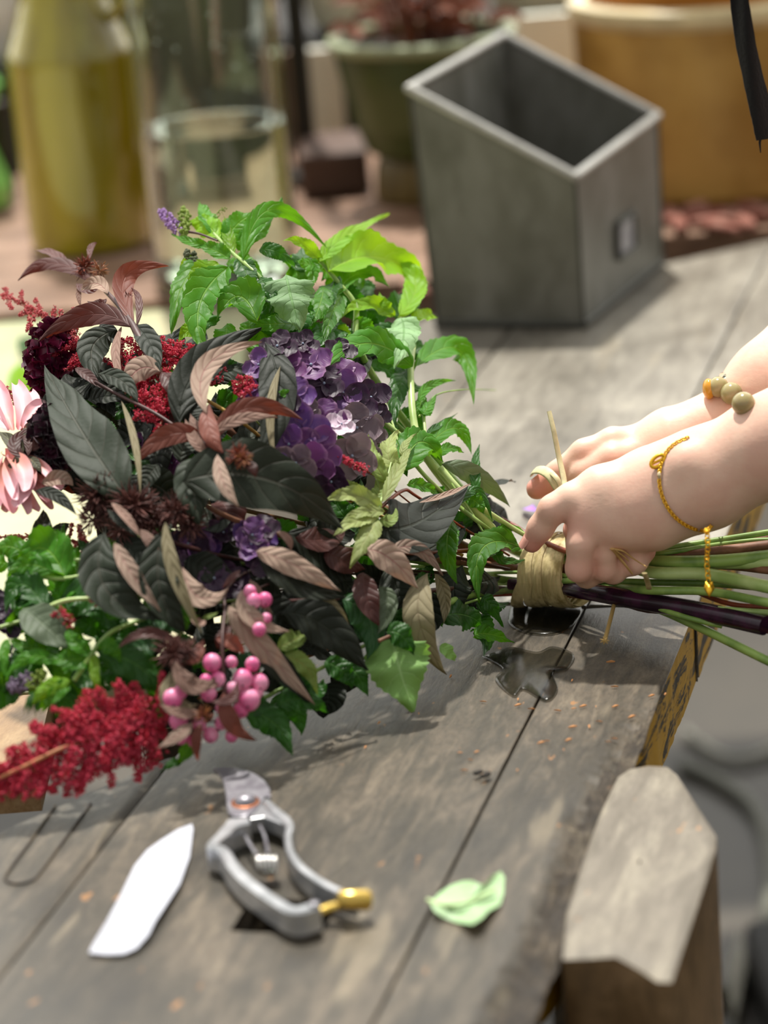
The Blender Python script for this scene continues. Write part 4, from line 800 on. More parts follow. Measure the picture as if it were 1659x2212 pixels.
# ------------------------------------------------------------------ pink snowberries
s=branch('snowberry_branch','twig with clusters of round pink berries at the lower middle of the bouquet','berries',(500,1460,.03),G)
BER=[(458,1432,20),(524,1470,22),(560,1480,20),(538,1512,24),(505,1490,17),(520,1538,18),(478,1562,15),(385,1560,20),(372,1515,22),(390,1590,18),(548,1300,17),(572,1300,16),(560,1360,15),(450,1500,18),(545,1440,16),(500,1590,14),(455,1590,17),(430,1570,16),(480,1530,15),(400,1540,18),(575,1340,12),(500,1430,13),(470,1470,17),(388,1500,16),(445,1470,14),(540,1280,14),(555,1500,14),(418,1600,14)]
for i,(x,y,r) in enumerate(BER):
    c=hull(x,y,.03 if y<1540 else .024)+Vector((0,.0015*(i%3),0)); rw=r/F*(CP-c).length; mb=MB(); mb.ball(c,rw,18,(1,1,1.06)); b_=mb.build('berry',M_berry,s)
    t=MB(); t.ball(c+(CP-c).normalized()*rw*.8-CU*rw*.62+CR*rw*.1*(i%3-1),rw*.13,6); t.build('berry_tip',M_std,b_)
stem(s,[(470,1580,.02),(486,1500,.022),(480,1420,.022),(500,1330,.014),(560,1270,.0),(700,1240,-.03),(1000,1250,-.03)],8,M_std)
for a in ((486,1500,524,1470),(486,1500,538,1512),(480,1450,458,1432),(478,1560,385,1560),(500,1330,548,1300)): stem(s,[(a[0],a[1],.024),((a[0]+a[2])/2,(a[1]+a[3])/2-4,.026),(a[2],a[3],.02)],5,M_std)
# extra visible stems beyond the binding that end outside the frame
for (pts,wpx,mat,lab) in [
  ([(1100,1262,.018),(1200,1268,.02),(1270,1278,.026),(1400,1300,.026),(1520,1322,.026),(1652,1352,.026)],42,M_stp,'thick glossy dark purple stem with a cut end, lowest of the thick stems'),
  ([(940,1195,.03),(1010,1100,.05),(1100,1130,.05),(1160,1165,.045),(1290,1205,.045),(1500,1185,.05),(1740,1150,.05)],13,M_str,'thin red brown stem along the top of the stem bundle'),
  ([(1020,1290,.01),(1100,1285,.012),(1200,1285,.012),(1330,1300,.016),(1500,1335,.02),(1700,1372,.02)],9,M_str,'thin red stem along the bottom of the stem bundle'),
  ([(1040,1238,.024),(1200,1240,.03),(1330,1280,.026),(1470,1330,.024),(1560,1352,.02)],12,M_stg,'short green side stem under the hand'),
  ([(1060,1262,.016),(1200,1262,.02),(1320,1290,.022),(1560,1316,.03),(1740,1328,.03)],13,M_stl,'thin pale green stem between the purple stem and green ones'),
  ([(1030,1255,.014),(1150,1256,.02),(1250,1255,.03),(1400,1258,.032),(1560,1262,.034),(1740,1280,.034)],16,M_stg,'green stem in the middle of the stem bundle')]:
    P=[tb(*p) for p in pts]; s=thing('loose_stem',lab,'stem',tuple(P[len(P)//2]),G); P=stempath(P); mb=MB(); r=wpx/2/F*1.5
    mb.tube(P,[r*(.6+.4*min(1,i/(len(P)*.5))) for i in range(len(P))],12); mb.build('stem',mat,s)

# ------------------------------------------------------------------ raffia binding
M_raf=(lambda g: (lambda v: g.done(g.bsdf(g.mix(g.smooth(g.noise(g.coord('Object',(90,90,6),(0,R(14),0)),1.5,4,.6),.35,.65),C('d8c695'),C('9c8a58')),.5,0,g.bump(g.noise(g.coord('Object',(120,120,6),(0,R(14),0)),2,3),.5,.001),Specular_IOR_Level=.3)))(0))(N('raffia'))
A0,A1=RA0,RA1
s=thing('raffia_binding','wide wrapping of pale raffia around the flower stems','raffia',tuple((A0+A1)/2),None)
ax=(A1-A0).normalized()
def wrap(t0,t1,off,rr,tilt):
    mb=MB(); rows=[]; n=56
    for i in range(n+1):
        a=2*math.pi*i/n; row=[]
        for j in range(4):
            q=j/3; t=t0+(t1-t0)*q+tilt*math.sin(a)
            flare=1+.10*max(0,.5-t)*max(0,-math.sin(a))*2
            r=.0215+off+.0006*math.sin(q*math.pi)
            c=A0+(A1-A0)*t+sd_*0
            v=sd_*math.cos(a)*r*1.1+upn*math.sin(a)*r*.95*flare
            if math.sin(a)<0: v-=ax*.012*(1-t)*abs(math.sin(a))
            p=c+v
            if p.z<TZ+.001: p.z=TZ+.001
            row.append(p)
        rows.append(row)
    mb.grid(rows); o=mb.build('raffia_strand',M_raf,s); return o
rr=random.Random(5)
for i in range(15):
    t=i/14*.92; wrap(t-.02,t+rr.uniform(.09,.16),rr.uniform(0,.0014),rr,rr.uniform(-.05,.08))
def ribbon(name,pts,wpx,parent,mat=None,th=.0006):
    P=stempath(pts); mb=MB(); r=wpx/2/F*1.5; mb.tube(P,[r*(1-.25*abs(2*i/len(P)-1)) for i in range(len(P))],8,flat=.28,ref=tuple(-_f)); return mb.build(name,mat or M_raf,parent)
M_rafl=plain('pale_raffia','dcd3a4',.5,var=.2,nscale=200)
ribbon('raffia_end',[tb(1186,888,.13),tb(1196,930,.12),tb(1208,990,.105),tb(1218,1035,.095),tb(1222,1080,.085),tb(1225,1150,.06),tb(1228,1200,.045)],13,s,M_rafl)
stalk=[tb(1326,1308,.022),tb(1318,1340,.02),tb(1306,1384,.022)]
mb=MB(); mb.tube(stempath(stalk),[.0012]*13,7)
for k in range(7):
    a=k*.9; e_=stalk[-1]; mb.tube([e_,e_+CR*math.cos(a)*.0026+Vector((0,0,math.sin(a)*.0022))],[.0005,.0003],4)
mb.build('frayed_end',plain('tan_raffia_end','c0a060',.6),s)
# ------------------------------------------------------------------ person: arms and hands as one continuous surface each, joined at the shoulders
def sdcap(P, a, b, ra, rb):
    a=np.array(a,dtype=np.float32); b=np.array(b,dtype=np.float32); ba=b-a; d2=float(ba@ba)+1e-12
    h=np.clip(((P-a)@ba)/d2,0,1); q=P-a-h[...,None]*ba
    return np.sqrt((q*q).sum(-1))-(ra+(rb-ra)*h)
def smin(a,b,k):
    h=np.clip(.5+.5*(b-a)/k,0,1); return b+(a-b)*h-k*h*(1-h)
def field(groups, lo, hi, vox):
    n=[int((hi[i]-lo[i])/vox)+2 for i in range(3)]
    X=np.stack(np.meshgrid(*[lo[i]+np.arange(n[i],dtype=np.float32)*vox for i in range(3)],indexing='ij'),-1).astype(np.float32)
    tot=None
    for caps,k,kk in groups:
        g=None
        for (a,b,ra,rb) in caps:
            d=sdcap(X,a,b,ra,rb); g=d if g is None else smin(g,d,k)
        tot=g if tot is None else smin(tot,g,kk)
    return tot
def surfnet(Fd, lo, h):
    s=Fd<0; nx,ny,nz=Fd.shape
    acc=np.zeros((nx-1,ny-1,nz-1,3),np.float32); cnt=np.zeros((nx-1,ny-1,nz-1),np.float32)
    offs=[(i,j,k) for i in (0,1) for j in (0,1) for k in (0,1)]
    V=lambda A,o:A[o[0]:nx-1+o[0],o[1]:ny-1+o[1],o[2]:nz-1+o[2]]
    for o in offs:
        for ax_ in range(3):
            if o[ax_]: continue
            q=list(o); q[ax_]=1; fa,fb=V(Fd,o),V(Fd,q); mk=(fa<0)!=(fb<0)
            t=np.where(mk,fa/(np.where(mk,fa-fb,1)),0)
            for c in range(3):
                acc[...,c]+=np.where(mk,o[c]+(t if c==ax_ else 0),0)
            cnt+=mk
    act=cnt>0; idx=-np.ones(act.shape,np.int64); idx[act]=np.arange(act.sum())
    I=np.argwhere(act); vs=(I+acc[act]/cnt[act][:,None])*h+np.array(lo)
    fs=[]
    for ax_ in range(3):
        u,v=(ax_+1)%3,(ax_+2)%3
        sl=[slice(None)]*3; sl2=[slice(None)]*3; sl[ax_]=slice(0,-1); sl2[ax_]=slice(1,None)
        mk=s[tuple(sl)]!=s[tuple(sl2)]; E=np.argwhere(mk); inside=s[tuple(sl)][mk]
        ok=(E[:,u]>0)&(E[:,v]>0)&(E[:,u]<Fd.shape[u]-1)&(E[:,v]<Fd.shape[v]-1); E=E[ok]; inside=inside[ok]
        def id_(du,dv):
            q=E.copy(); q[:,u]+=du; q[:,v]+=dv; return idx[q[:,0],q[:,1],q[:,2]]
        Q=np.stack([id_(-1,-1),id_(0,-1),id_(0,0),id_(-1,0)],1); Q[~inside]=Q[~inside][:,::-1]; fs.append(Q)
    return vs, np.concatenate(fs)
def relax(vs, fs, it=2, lam=.5):
    e=np.concatenate([fs[:,[0,1]],fs[:,[1,2]],fs[:,[2,3]],fs[:,[3,0]]]); e=np.concatenate([e,e[:,::-1]]); n=len(vs)
    deg=np.bincount(e[:,0],minlength=n)[:,None]
    for _ in range(it):
        s_=np.stack([np.bincount(e[:,0],weights=vs[e[:,1],c],minlength=n) for c in range(3)],1)/np.maximum(deg,1); vs=vs+(s_-vs)*lam
    return vs
def J(Y0):  # joint: photo position, offset in mm away from the camera, radius in mm
    return lambda x,y,dy,r: (tuple(pY(x,y,Y0+dy/1000)), r/1000)
def chain(js): return [(js[i][0],js[i+1][0],js[i][1],js[i+1][1]) for i in range(len(js)-1)]
N_=J(1.415)
near_elbow=((.50,1.335,TZ+.300),.036); near_sh=((.60,1.33,TZ+.50),.045)
idx_f=chain([N_(1272,1082,0,9.5),N_(1232,1080,-2,8.8),N_(1195,1100,-3,7.9),N_(1168,1140,0,7.0),N_(1149,1172,2,5.9)])
mid_f=chain([N_(1262,1128,-8,9.5),N_(1254,1175,-15,7.6),N_(1250,1229,-15,7.2),N_(1268,1242,0,7.2),N_(1310,1232,14,6.2)])
rin_f=chain([N_(1303,1152,-8,8.8),N_(1303,1192,-10,7.2),N_(1306,1228,-9,6.9),N_(1325,1234,-4,7.0),N_(1365,1215,12,6.2)])
pin_f=chain([N_(1347,1152,-6,7.8),N_(1354,1190,-5,6.6),N_(1357,1220,-4,6.2),N_(1372,1215,-6,6.6),N_(1396,1192,2,5.6)])
thm_f=chain([N_(1430,1055,20,13),N_(1350,1085,30,11),N_(1285,1110,32,9.5),N_(1245,1145,28,8)])
palm=chain([N_(1468,1040,0,22),N_(1400,1040,2,17),N_(1300,1062,0,13),N_(1262,1078,0,11)])+chain([N_(1468,1050,-1,22),N_(1400,1080,-5,16),N_(1275,1110,-6,12.0)])+chain([N_(1468,1060,-2,20),N_(1400,1105,-7,15.0),N_(1308,1135,-9,11.5)])+chain([N_(1470,1070,-2,19),N_(1410,1120,-6,15.5),N_(1350,1142,-9,10)])+chain([N_(1400,1110,16,15),N_(1330,1130,14,13)])
fore=chain([N_(1468,1040,0,21.5),N_(1530,1012,-2,21.5),N_(1659,955,-8,23),(near_elbow)])+chain([N_(1470,1066,-1,20.5),N_(1535,1045,-3,21.5),N_(1659,972,-9,23),near_elbow])+chain([near_elbow,near_sh])
ulna=[N_(1478,1002,-14,8.5)]
bump_=[(ulna[0][0],ulna[0][0],ulna[0][1],ulna[0][1])]
G1=[(mid_f,.003,.0006),(rin_f,.003,.0006),(pin_f,.003,.0006),(idx_f,.004,.002)]
def build_arm(fingers, palmg, foreg, lo, hi, vox=.0013, thumb=None, extra=None):
    n=[int((hi[i]-lo[i])/vox)+2 for i in range(3)]
    X=np.stack(np.meshgrid(*[np.float32(lo[i])+np.arange(n[i],dtype=np.float32)*np.float32(vox) for i in range(3)],indexing='ij'),-1)
    fd=None
    for caps,k,kk in fingers:
        g=None
        for c in caps: d=sdcap(X,*c); g=d if g is None else smin(g,d,k)
        fd=g if fd is None else smin(fd,g,kk)
    pm=None
    for c in palmg: d=sdcap(X,*c); pm=d if pm is None else smin(pm,d,.010)
    for c in foreg: d=sdcap(X,*c); pm=smin(pm,d,.012)
    if extra:
        for c in extra: pm=smin(pm,sdcap(X,*c),.010)
    if thumb:
        g=None
        for c in thumb: d=sdcap(X,*c); g=d if g is None else smin(g,d,.004)
        pm=smin(pm,g,.006)
    t=smin(pm,fd,.0045)
    vs,fs=surfnet(t,lo,vox); vs=relax(vs,fs,2,.5); return vs,fs
def bounds(caps,pad=.004):
    a=np.array([c[0] for c in caps]+[c[1] for c in caps]); r=max(max(c[2],c[3]) for c in caps); return a.min(0)-r-pad, a.max(0)+r+pad
def lerp_j(a,b,t): return (tuple(Vector(a[0]).lerp(Vector(b[0]),t)), a[1]+(b[1]-a[1])*t)
_e1=lerp_j((fore[2][0],fore[2][2]),near_elbow,.3)
lo,hi=bounds(sum([g[0] for g in G1],[])+palm+fore[:2]+thm_f+[(_e1[0],_e1[0],.03,.03)]); hi[0]=min(hi[0],.262)
nv,nf=build_arm(G1,palm,fore,lo,hi,.0013,thm_f,bump_)
# far hand
Q_=J(1.50)
far_elbow=((.52,1.62,TZ+.335),.036); far_sh=((.62,1.55,TZ+.50),.045)
i2=chain([Q_(1372,958,0,10),Q_(1325,956,-3,8.8),Q_(1262,978,-5,7.8),Q_(1205,1022,-4,7.0),Q_(1160,1056,-4,6.6)])
m2=chain([Q_(1390,985,-10,10.5),Q_(1325,992,-14,9.5),Q_(1262,1022,-12,8.2),Q_(1218,1062,-2,7.2),Q_(1205,1085,6,6.5)])
r2=chain([Q_(1400,1010,-12,10),Q_(1340,1030,-16,9),Q_(1290,1065,-12,8),Q_(1262,1110,0,7)])
p2=chain([Q_(1420,1030,-10,9),Q_(1370,1055,-14,8),Q_(1330,1085,-12,7),Q_(1310,1120,-4,6)])
t2=chain([Q_(1430,965,14,12),Q_(1370,985,26,10.5),Q_(1310,1020,30,9),Q_(1260,1050,26,7.5)])
pl2=chain([Q_(1525,930,0,14),Q_(1450,945,0,16),Q_(1372,962,-1,11)])+chain([Q_(1530,940,-2,14),Q_(1450,965,-6,16),Q_(1385,988,-8,11.5)])+chain([Q_(1530,930,-2,17),Q_(1455,990,-7,15),Q_(1400,1008,-10,10)])
fo2=chain([Q_(1520,925,0,14),Q_(1566,905,2,15),Q_(1659,828,8,22.5),far_elbow])+chain([Q_(1530,945,0,15),Q_(1585,925,2,16),Q_(1659,855,8,22),far_elbow])
G2=[(m2,.003,.001),(r2,.003,.0014),(p2,.003,.0014),(i2,.004,.0018)]
_e2=lerp_j((fo2[2][0],fo2[2][2]),far_elbow,.3)
lo2,hi2=bounds(sum([g[0] for g in G2],[])+pl2+fo2[:2]+t2+[(_e2[0],_e2[0],.03,.03)]); hi2[0]=min(hi2[0],.262)
fv,ff=build_arm(G2,pl2,fo2,lo2,hi2,.0015,t2)
# rest of the body, coarser: forearms on to the elbows, upper arms, neck and head (outside the picture on the right)
def tube_join(p,q): return [(p[0],q[0],p[1],q[1])]
cb=[]
for f_ in (fore,fo2):
    for c in f_:
        if c[1]==near_elbow[0] or c[1]==far_elbow[0]: cb.append(c)
cb+=tube_join(near_elbow,near_sh)+tube_join(far_elbow,far_sh)
tors=[((.66,1.33,TZ+.49),(.66,1.57,TZ+.49),.055,.055),((.66,1.45,TZ+.55),(.63,1.45,TZ+.63),.048,.046)]
head=[((.61,1.45,TZ+.74),(.60,1.45,TZ+.70),.082,.07),((.56,1.45,TZ+.665),(.59,1.45,TZ+.68),.038,.05),((.522,1.45,TZ+.715),(.528,1.45,TZ+.735),.011,.008),((.61,1.375,TZ+.71),(.61,1.372,TZ+.725),.012,.012),((.61,1.525,TZ+.71),(.61,1.528,TZ+.725),.012,.012)]
cb2=cb+tors+head
lo3,hi3=bounds(cb2,.01); lo3[0]=.246
n_=[int((hi3[i]-lo3[i])/.005)+2 for i in range(3)]
X=np.stack(np.meshgrid(*[np.float32(lo3[i])+np.arange(n_[i],dtype=np.float32)*np.float32(.005) for i in range(3)],indexing='ij'),-1)
t=None
for c in cb2: d=sdcap(X,*c); t=d if t is None else smin(t,d,.016)
bv,bf=surfnet(t,lo3,.005); bv=relax(bv,bf,2,.5)
person=thing('person','person in black working with both hands on the flower stems, bare forearms','person',(.64,1.45,0))
allv=np.concatenate([nv,fv,bv]); allf=np.concatenate([nf,ff+len(nv),bf+len(nv)+len(fv)])
def skin():
    g=N('skin'); at=g.n('Attribute'); at.attribute_name='flush'; n1=g.noise(g.coord('Object'),35,4,.6); n2=g.noise(g.coord('Object'),420,3)
    c=g.mix(g.smooth(n1,.35,.7),C('ecc6b0'),C('e2b4a0')); c=g.mix(g.math('MULTIPLY',at.outputs['Fac'],.75),c,C('d4766a'))
    q=g.bsdf(c,.48,0,g.bump(g.math('ADD',n2,g.math('MULTIPLY',g.noise(g.coord('Object',(30,30,90)),6,3),.8)),.12,.0008),Subsurface_Weight=.18,Subsurface_Radius=(.006,.0025,.0015),Specular_IOR_Level=.4); return g.done(q)
M_skin=skin()
mb=MB(); mb.v=[tuple(v) for v in allv]; mb.f=[tuple(int(i) for i in f) for f in allf]; mb.uv=[]; mb.mi=[0]*len(mb.f)
body=mb.build('body',M_skin,person)
# rosier skin at fingertips and knuckles
tips=[(idx_f[-1][1],.012),(i2[-1][1],.016),(pin_f[-1][1],.011),(mid_f[0][0],.011),(rin_f[0][0],.010),(mid_f[2][0],.010),(rin_f[2][0],.008),(rin_f[-1][1],.010),(idx_f[2][0],.008),(i2[1][1],.009),(i2[2][1],.009),(m2[0][0],.010),(t2[0][0],.014),(thm_f[-1][1],.012),(m2[-1][1],.012)]
fl=np.zeros(len(allv),np.float32)
for p,r in tips: fl=np.maximum(fl,np.exp(-((allv-np.array(p))**2).sum(1)/(r*r))*(1.0 if r>.0105 else .45))
at=body.data.attributes.new('flush','FLOAT','POINT'); at.data.foreach_set('value',fl)
M_nail=plain('finger_nail','e8a898',.25,var=.05)
def nail(p_tip, p_prev, r, outward, nm='fingernail'):
    a=(Vector(p_tip)-Vector(p_prev)).normalized(); o=Vector(outward); o=(o-a*o.dot(a)).normalized(); sd=a.cross(o); rows=[]
    for i in range(7):
        u=i/6; wd=.72*math.sin(math.pi*(.18+.66*u))**.4
        rows.append([Vector(p_tip)+a*(r*(u*1.5-.75))+(sd*math.sin(v_*wd)+o*math.cos(v_*wd))*(r*1.045-(.0008 if i in(0,) else 0)) for v_ in [(-1+2*j/6) for j in range(7)]])
    m_=MB(); m_.grid(rows); return m_.build(nm,M_nail,person)
for fch,ow in ((idx_f,Vector((-.75,-.25,.3))),(pin_f,Vector((.5,-.3,.6))),(mid_f,Vector((0,0,-1))),(rin_f,Vector((0,0,-1))),(m2,Vector((-.5,0,.8)))):
    nail(fch[-1][1],fch[-1][0],fch[-1][3],ow)
# clothing and hair, outside the frame except for the hanging tie
M_blackcloth=plain('black_cloth','0d0c0d',.9,var=.3,nscale=500,bump=.3)
tc_=[((.70,1.32,TZ+.46),(.70,1.58,TZ+.46),.075,.075),((.72,1.37,TZ+.10),(.70,1.37,TZ+.42),.10,.09),((.72,1.53,TZ+.10),(.70,1.53,TZ+.42),.10,.09),((.73,1.38,TZ-.45),(.72,1.38,TZ+.1),.10,.11),((.73,1.52,TZ-.45),(.72,1.52,TZ+.1),.10,.11),
 ((.66,1.33,TZ+.49),(.58,1.33,TZ+.43),.062,.056),((.67,1.57,TZ+.49),(.60,1.57,TZ+.44),.062,.056),((.73,1.38,TZ-.80),(.73,1.38,TZ-.45),.05,.09),((.73,1.52,TZ-.80),(.73,1.52,TZ-.45),.05,.09)]
lo4,hi4=bounds(tc_,.02); n_=[int((hi4[i]-lo4[i])/.011)+2 for i in range(3)]
X=np.stack(np.meshgrid(*[np.float32(lo4[i])+np.arange(n_[i],dtype=np.float32)*np.float32(.011) for i in range(3)],indexing='ij'),-1)
t=None
for c in tc_: d=sdcap(X,*c); t=d if t is None else smin(t,d,.03)
cv,cf=surfnet(t,lo4,.011); cv=relax(cv,cf,2,.5); mb=MB(); mb.v=[tuple(v) for v in cv]; mb.f=[tuple(int(i) for i in f) for f in cf]; mb.mi=[0]*len(mb.f); mb.build('black_clothes',M_blackcloth,person)
mb=MB(); mb.ball((.635,1.45,TZ+.755),.094,24,(.98,1,1.0)); mb.ball((.69,1.45,TZ+.68),.06,16,(.8,1.1,1.6)); mb.build('hair',plain('dark_hair','1c1410',.5),person)
for y_ in (1.42,1.48):
    mb=MB(); mb.ball((.535,y_,TZ+.74),.009,12); mb.build('eye',plain('eye_white','e8e4dc',.2),person)
mb=MB(); mb.tube([(.525,1.432,TZ+.678),(.520,1.45,TZ+.677),(.525,1.468,TZ+.678)],[.003,.005,.003],8,flat=.7); mb.build('mouth',plain('lips','b0605c',.4),person)
for y_ in (1.38,1.52):
    mb=MB(); mb.prism([(.58,y_-.045,.06),(.80,y_-.045,.08),(.80,y_+.045,.08),(.58,y_+.045,.06)],dz=.055); bevel(mb.build('shoe',M_black,person),.02,3)
# hanging black tie of the apron
sp_=[(1590,-60,18),(1600,20,21),(1612,100,22),(1630,180,23),(1648,250,26),(1662,300,28)]
mb=MB(); rows=[]
for x,y,hw in [(np.interp(k/30,[i/5 for i in range(6)],[p[0] for p in sp_]),np.interp(k/30,[i/5 for i in range(6)],[p[1] for p in sp_]),np.interp(k/30,[i/5 for i in range(6)],[p[2] for p in sp_])) for k in range(31)]:
    jj=noise.noise(Vector((y*.2,0,0)))*1.2
    row=[]
    for j in range(7):
        v=j/6*2-1; row.append(pY(x+v*(hw+jj),y-v*4*(y>280),1.46-.004*math.sin(v*2+y*.01)))
    rows.append(row)
back_=[[p+Vector((0,.0014,0)) for p in r] for r in rows]
mb.grid(rows); mb.grid([r[::-1] for r in back_]); mb.grid([rows[-1],back_[-1]]); mb.grid([[r[0] for r in back_],[r[0] for r in rows]]); mb.grid([[r[-1] for r in rows],[r[-1] for r in back_]])
top=[rows[0][3],Vector((.34,1.46,TZ+.46)),Vector((.50,1.46,TZ+.50)),Vector((.625,1.46,TZ+.50))]
mb.tube(stempath(top),[.004]*19,8)
mb.tube([pY(1644,292,1.46),pY(1641,308,1.459),pY(1643,330,1.46)],[.0009,.0007,.0003],5)
mb.build('apron_tie',M_blackcloth,person)

# ------------------------------------------------------------------ jewellery, laid on the skin
bvh=BVHTree.FromPolygons([tuple(v) for v in allv],[tuple(int(i) for i in f) for f in allf])
def onskin(x,y,off=.0012,fallback=1.41):
    d=ray(x,y).normalized(); h=bvh.ray_cast(CP,d)
    if h[0] is None: return pY(x,y,fallback)
    return h[0]-d*off
M_gold=plain('gold','ffc63a',.3,.85,var=.05)
cp=[(1484,946),(1462,956),(1443,972),(1430,995),(1424,1025),(1426,1055),(1436,1085),(1456,1115),(1480,1134),(1500,1143),(1514,1146)]
pts=[onskin(*p) for p in cp]+[tb(1527,1148,.085)]
pc=stempath(pts,8)
c0=tuple(pts[5]); brace=thing('gold_bracelet','thin twisted gold chain bracelet on the near wrist with a dangling end','bracelet',c0)
back_pts=[pts[-1],pY(1548,1118,1.43),pY(1552,1098,1.44),pY(1530,1040,1.450),pY(1500,985,1.450),pts[0]]
def linkchain(P,r,wire,step,name,parent,flat=1.0):
    mb=MB(); L_=[0]
    for i in range(1,len(P)): L_.append(L_[-1]+(P[i]-P[i-1]).length)
    k=0; s_=0
    while s_<L_[-1]:
        i=min(len(P)-2,max(0,int(np.searchsorted(L_,s_))-1)); t_=(s_-L_[i])/max(1e-6,L_[i+1]-L_[i]); p=P[i].lerp(P[i+1],t_); a=(P[i+1]-P[i]).normalized(); o=(CP-p).normalized(); o=(o-a*o.dot(a)).normalized()
        o=Matrix.Rotation(.9*(k%2)-.2,3,a)@o; sd=a.cross(o); ring=[p+a*math.cos(q)*r*1.35+sd*math.sin(q)*r for q in [2*math.pi*j/10 for j in range(11)]]
        mb.tube(ring,wire,5,cap=False,ref=tuple(o)); s_+=step; k+=1
    return mb.build(name,M_gold,parent)
linkchain(pc,.0009,.00034,.00145,'chain',brace)
linkchain(stempath(back_pts,8),.0011,.00036,.0026,'back_chain',brace)
e0=pts[-1]; hang=stempath([e0,tb(1529,1180,.078),tb(1527,1215,.068),tb(1531,1262,.056)],8)
linkchain(hang,.0013,.0004,.0026,'hanging_chain',brace)
mb=MB(); q=tb(1532,1268,.054); mb.prism([q+CR*a_*.0028+CU*b_*.0035 for a_,b_ in ((-1,0),(-.6,.9),(0,.5),(.6,.9),(1,0),(0,-1.3))],dz=.0012); mb.build('pendant',M_gold,brace)
q=onskin(1421,996,.0022); ring=[q+CR*math.cos(a_)*.0042*.9+CU*(math.sin(a_)*.0030+math.cos(a_)*.0018) for a_ in [2*math.pi*j/18 for j in range(19)]]
mb=MB(); mb.tube(ring,.0011,8,cap=False); mb.tube([ring[0],ring[9]],.0008,6); mb.build('charm',M_gold,brace)
mb=MB(); mb.ball(onskin(1424,1028,.0018),.0014,10,(1,1,1.6)); mb.build('bead',plain('pale_gold_bead','ffe8c0',.15,.8),brace)
# bead bracelet on the far wrist
bb=Vector(Q_(1590,868,4,1)[0]); axw=(Vector(far_elbow[0])-Vector(fo2[0][0])).normalized(); u_=(CP-bb); u_=(u_-axw*u_.dot(axw)).normalized(); v_=axw.cross(u_)
bead=thing('bead_bracelet','bracelet of olive jade beads with one amber bead on the far wrist','bracelet',tuple(bb))
M_jade=plain('olive_jade','a39a6c',.2,var=.15,nscale=40,Subsurface_Weight=.1); M_amber=plain('amber_bead','d89a30',.2)
bp=[(1531,836,8),(1552,836,6.2),(1580,850,6.6),(1606,872,6.6),(1632,896,6.6)]
for i,(x,y,r_) in enumerate(bp):
    p=onskin(x,y,.0048,1.492) if i in (2,3) else pY(x,y,1.492)
    mb=MB(); 
    if i==0: mb.ball(pY(x,y+4,1.494),.0062,14,(.6,1,1)); mb.build('amber_bead',M_amber,bead)
    else: mb.ball(p,r_/1000,18); mb.build('bead',M_jade,bead)
for i in range(7):
    t_=i/6; mb=MB(); mb.ball(pY(1640-t_*95,915-t_*60,1.520+.022*math.sin(math.pi*t_)),.0060,14); mb.build('bead',M_jade,bead)
mb=MB(); mb.ball(pY(1561,812,1.495),.0022,10); mb.build('clear_spacers',M_glass,bead)
# raffia around the far finger
raf=thing('raffia_strand','pale raffia strand looped round the far index finger above the binding','raffia',tuple(pY(1185,1030,1.48)))
lp=[pY(1222,1078,1.468),pY(1206,1052,1.470),pY(1190,1028,1.474),pY(1172,1016,1.482),pY(1156,1016,1.49),pY(1152,1022,1.505)]
mb=MB(); mb.tube(stempath(lp),[.0032]*31,8,flat=.25,ref=(0,-1,.3)); mb.build('loop',M_rafl,raf)
lp=[pY(1226,1082,1.462),pY(1214,1055,1.466),pY(1200,1030,1.470),pY(1180,1013,1.482)]
mb=MB(); mb.tube(stempath(lp),[.0016]*19,8,flat=.3,ref=(0,-1,.3)); mb.build('loop',M_rafl,raf)
tie=thing('raffia_tail','short tan raffia tails sticking out of the closed near hand','raffia',tuple(onskin(1330,1190)))
for P_ in ([onskin(1322,1185,.001),onskin(1338,1205,.003),onskin(1352,1222,.004),onskin(1366,1240,.003,1.395)],[onskin(1326,1186,.001),onskin(1345,1190,.003),onskin(1370,1208,.005),tb(1396,1224,.062)],[onskin(1328,1188,.001),onskin(1345,1200,.004),onskin(1358,1212,.003)]):
    mb=MB(); P2=stempath(P_); mb.tube(P2,[.0018*(1-.6*i/len(P2)) for i in range(len(P2))],7,flat=.4); mb.build('tail',plain('tan_raffia','d0a868',.6),tie)
mb=MB(); mb.tube(stempath([tb(1392,1238,.062),tb(1398,1255,.054),tb(1402,1272,.045)]),[.0016]*13,7,flat=.4); mb.build('tail',M_raf,tie)
# ------------------------------------------------------------------ metal box
g=N('galvanised_tin'); n1=g.noise(g.coord('Object'),14,5,.6); n2=g.noise(g.coord('Object',(9,9,4)),4,3)
M_tin=g.done(g.bsdf(g.mix(g.smooth(n2,.35,.7),g.mix(g.smooth(n1,.35,.65),C('56564d'),C('66665e')),C('74746e')),.45,.35,g.bump(n1,.05)))
M_rim=plain('bright_tin_rim','a8a6a0',.35,.6,var=.2)
A,B,Cc=tb(945,708),tb(1262,710),tb(1432,572); Dd=A+Cc-B
At,Bt,Ct=pY(884,192,A.y+.008),pY(1242,382,B.y-.008),pY(1420,250,Cc.y+.002); Dt=At+Ct-Bt
ctr=(A+B+Cc+Dd)/4
tin=thing('metal_box','grey galvanised metal box with a slanting open top and label holder','box',tuple(ctr))
base=[A,B,Cc,Dd]; topq=[At,Bt,Ct,Dt]; mb=MB()
ib=[p.lerp(ctr,.03)+Vector((0,0,.004)) for p in base]; ct=sum(topq,Vector())/4; it=[p.lerp(ct,.03) for p in topq]
for k in range(4):
    j=(k+1)%4
    mb.grid([[base[k].lerp(topq[k],i/6).lerp(base[j].lerp(topq[j],i/6),q/6) for q in range(7)] for i in range(7)])
    mb.grid([[ib[j].lerp(it[j],i/6).lerp(ib[k].lerp(it[k],i/6),q/6) for q in range(7)] for i in range(7)])
    mb.add([topq[k],topq[j],it[j],it[k]],[(0,1,2,3)])
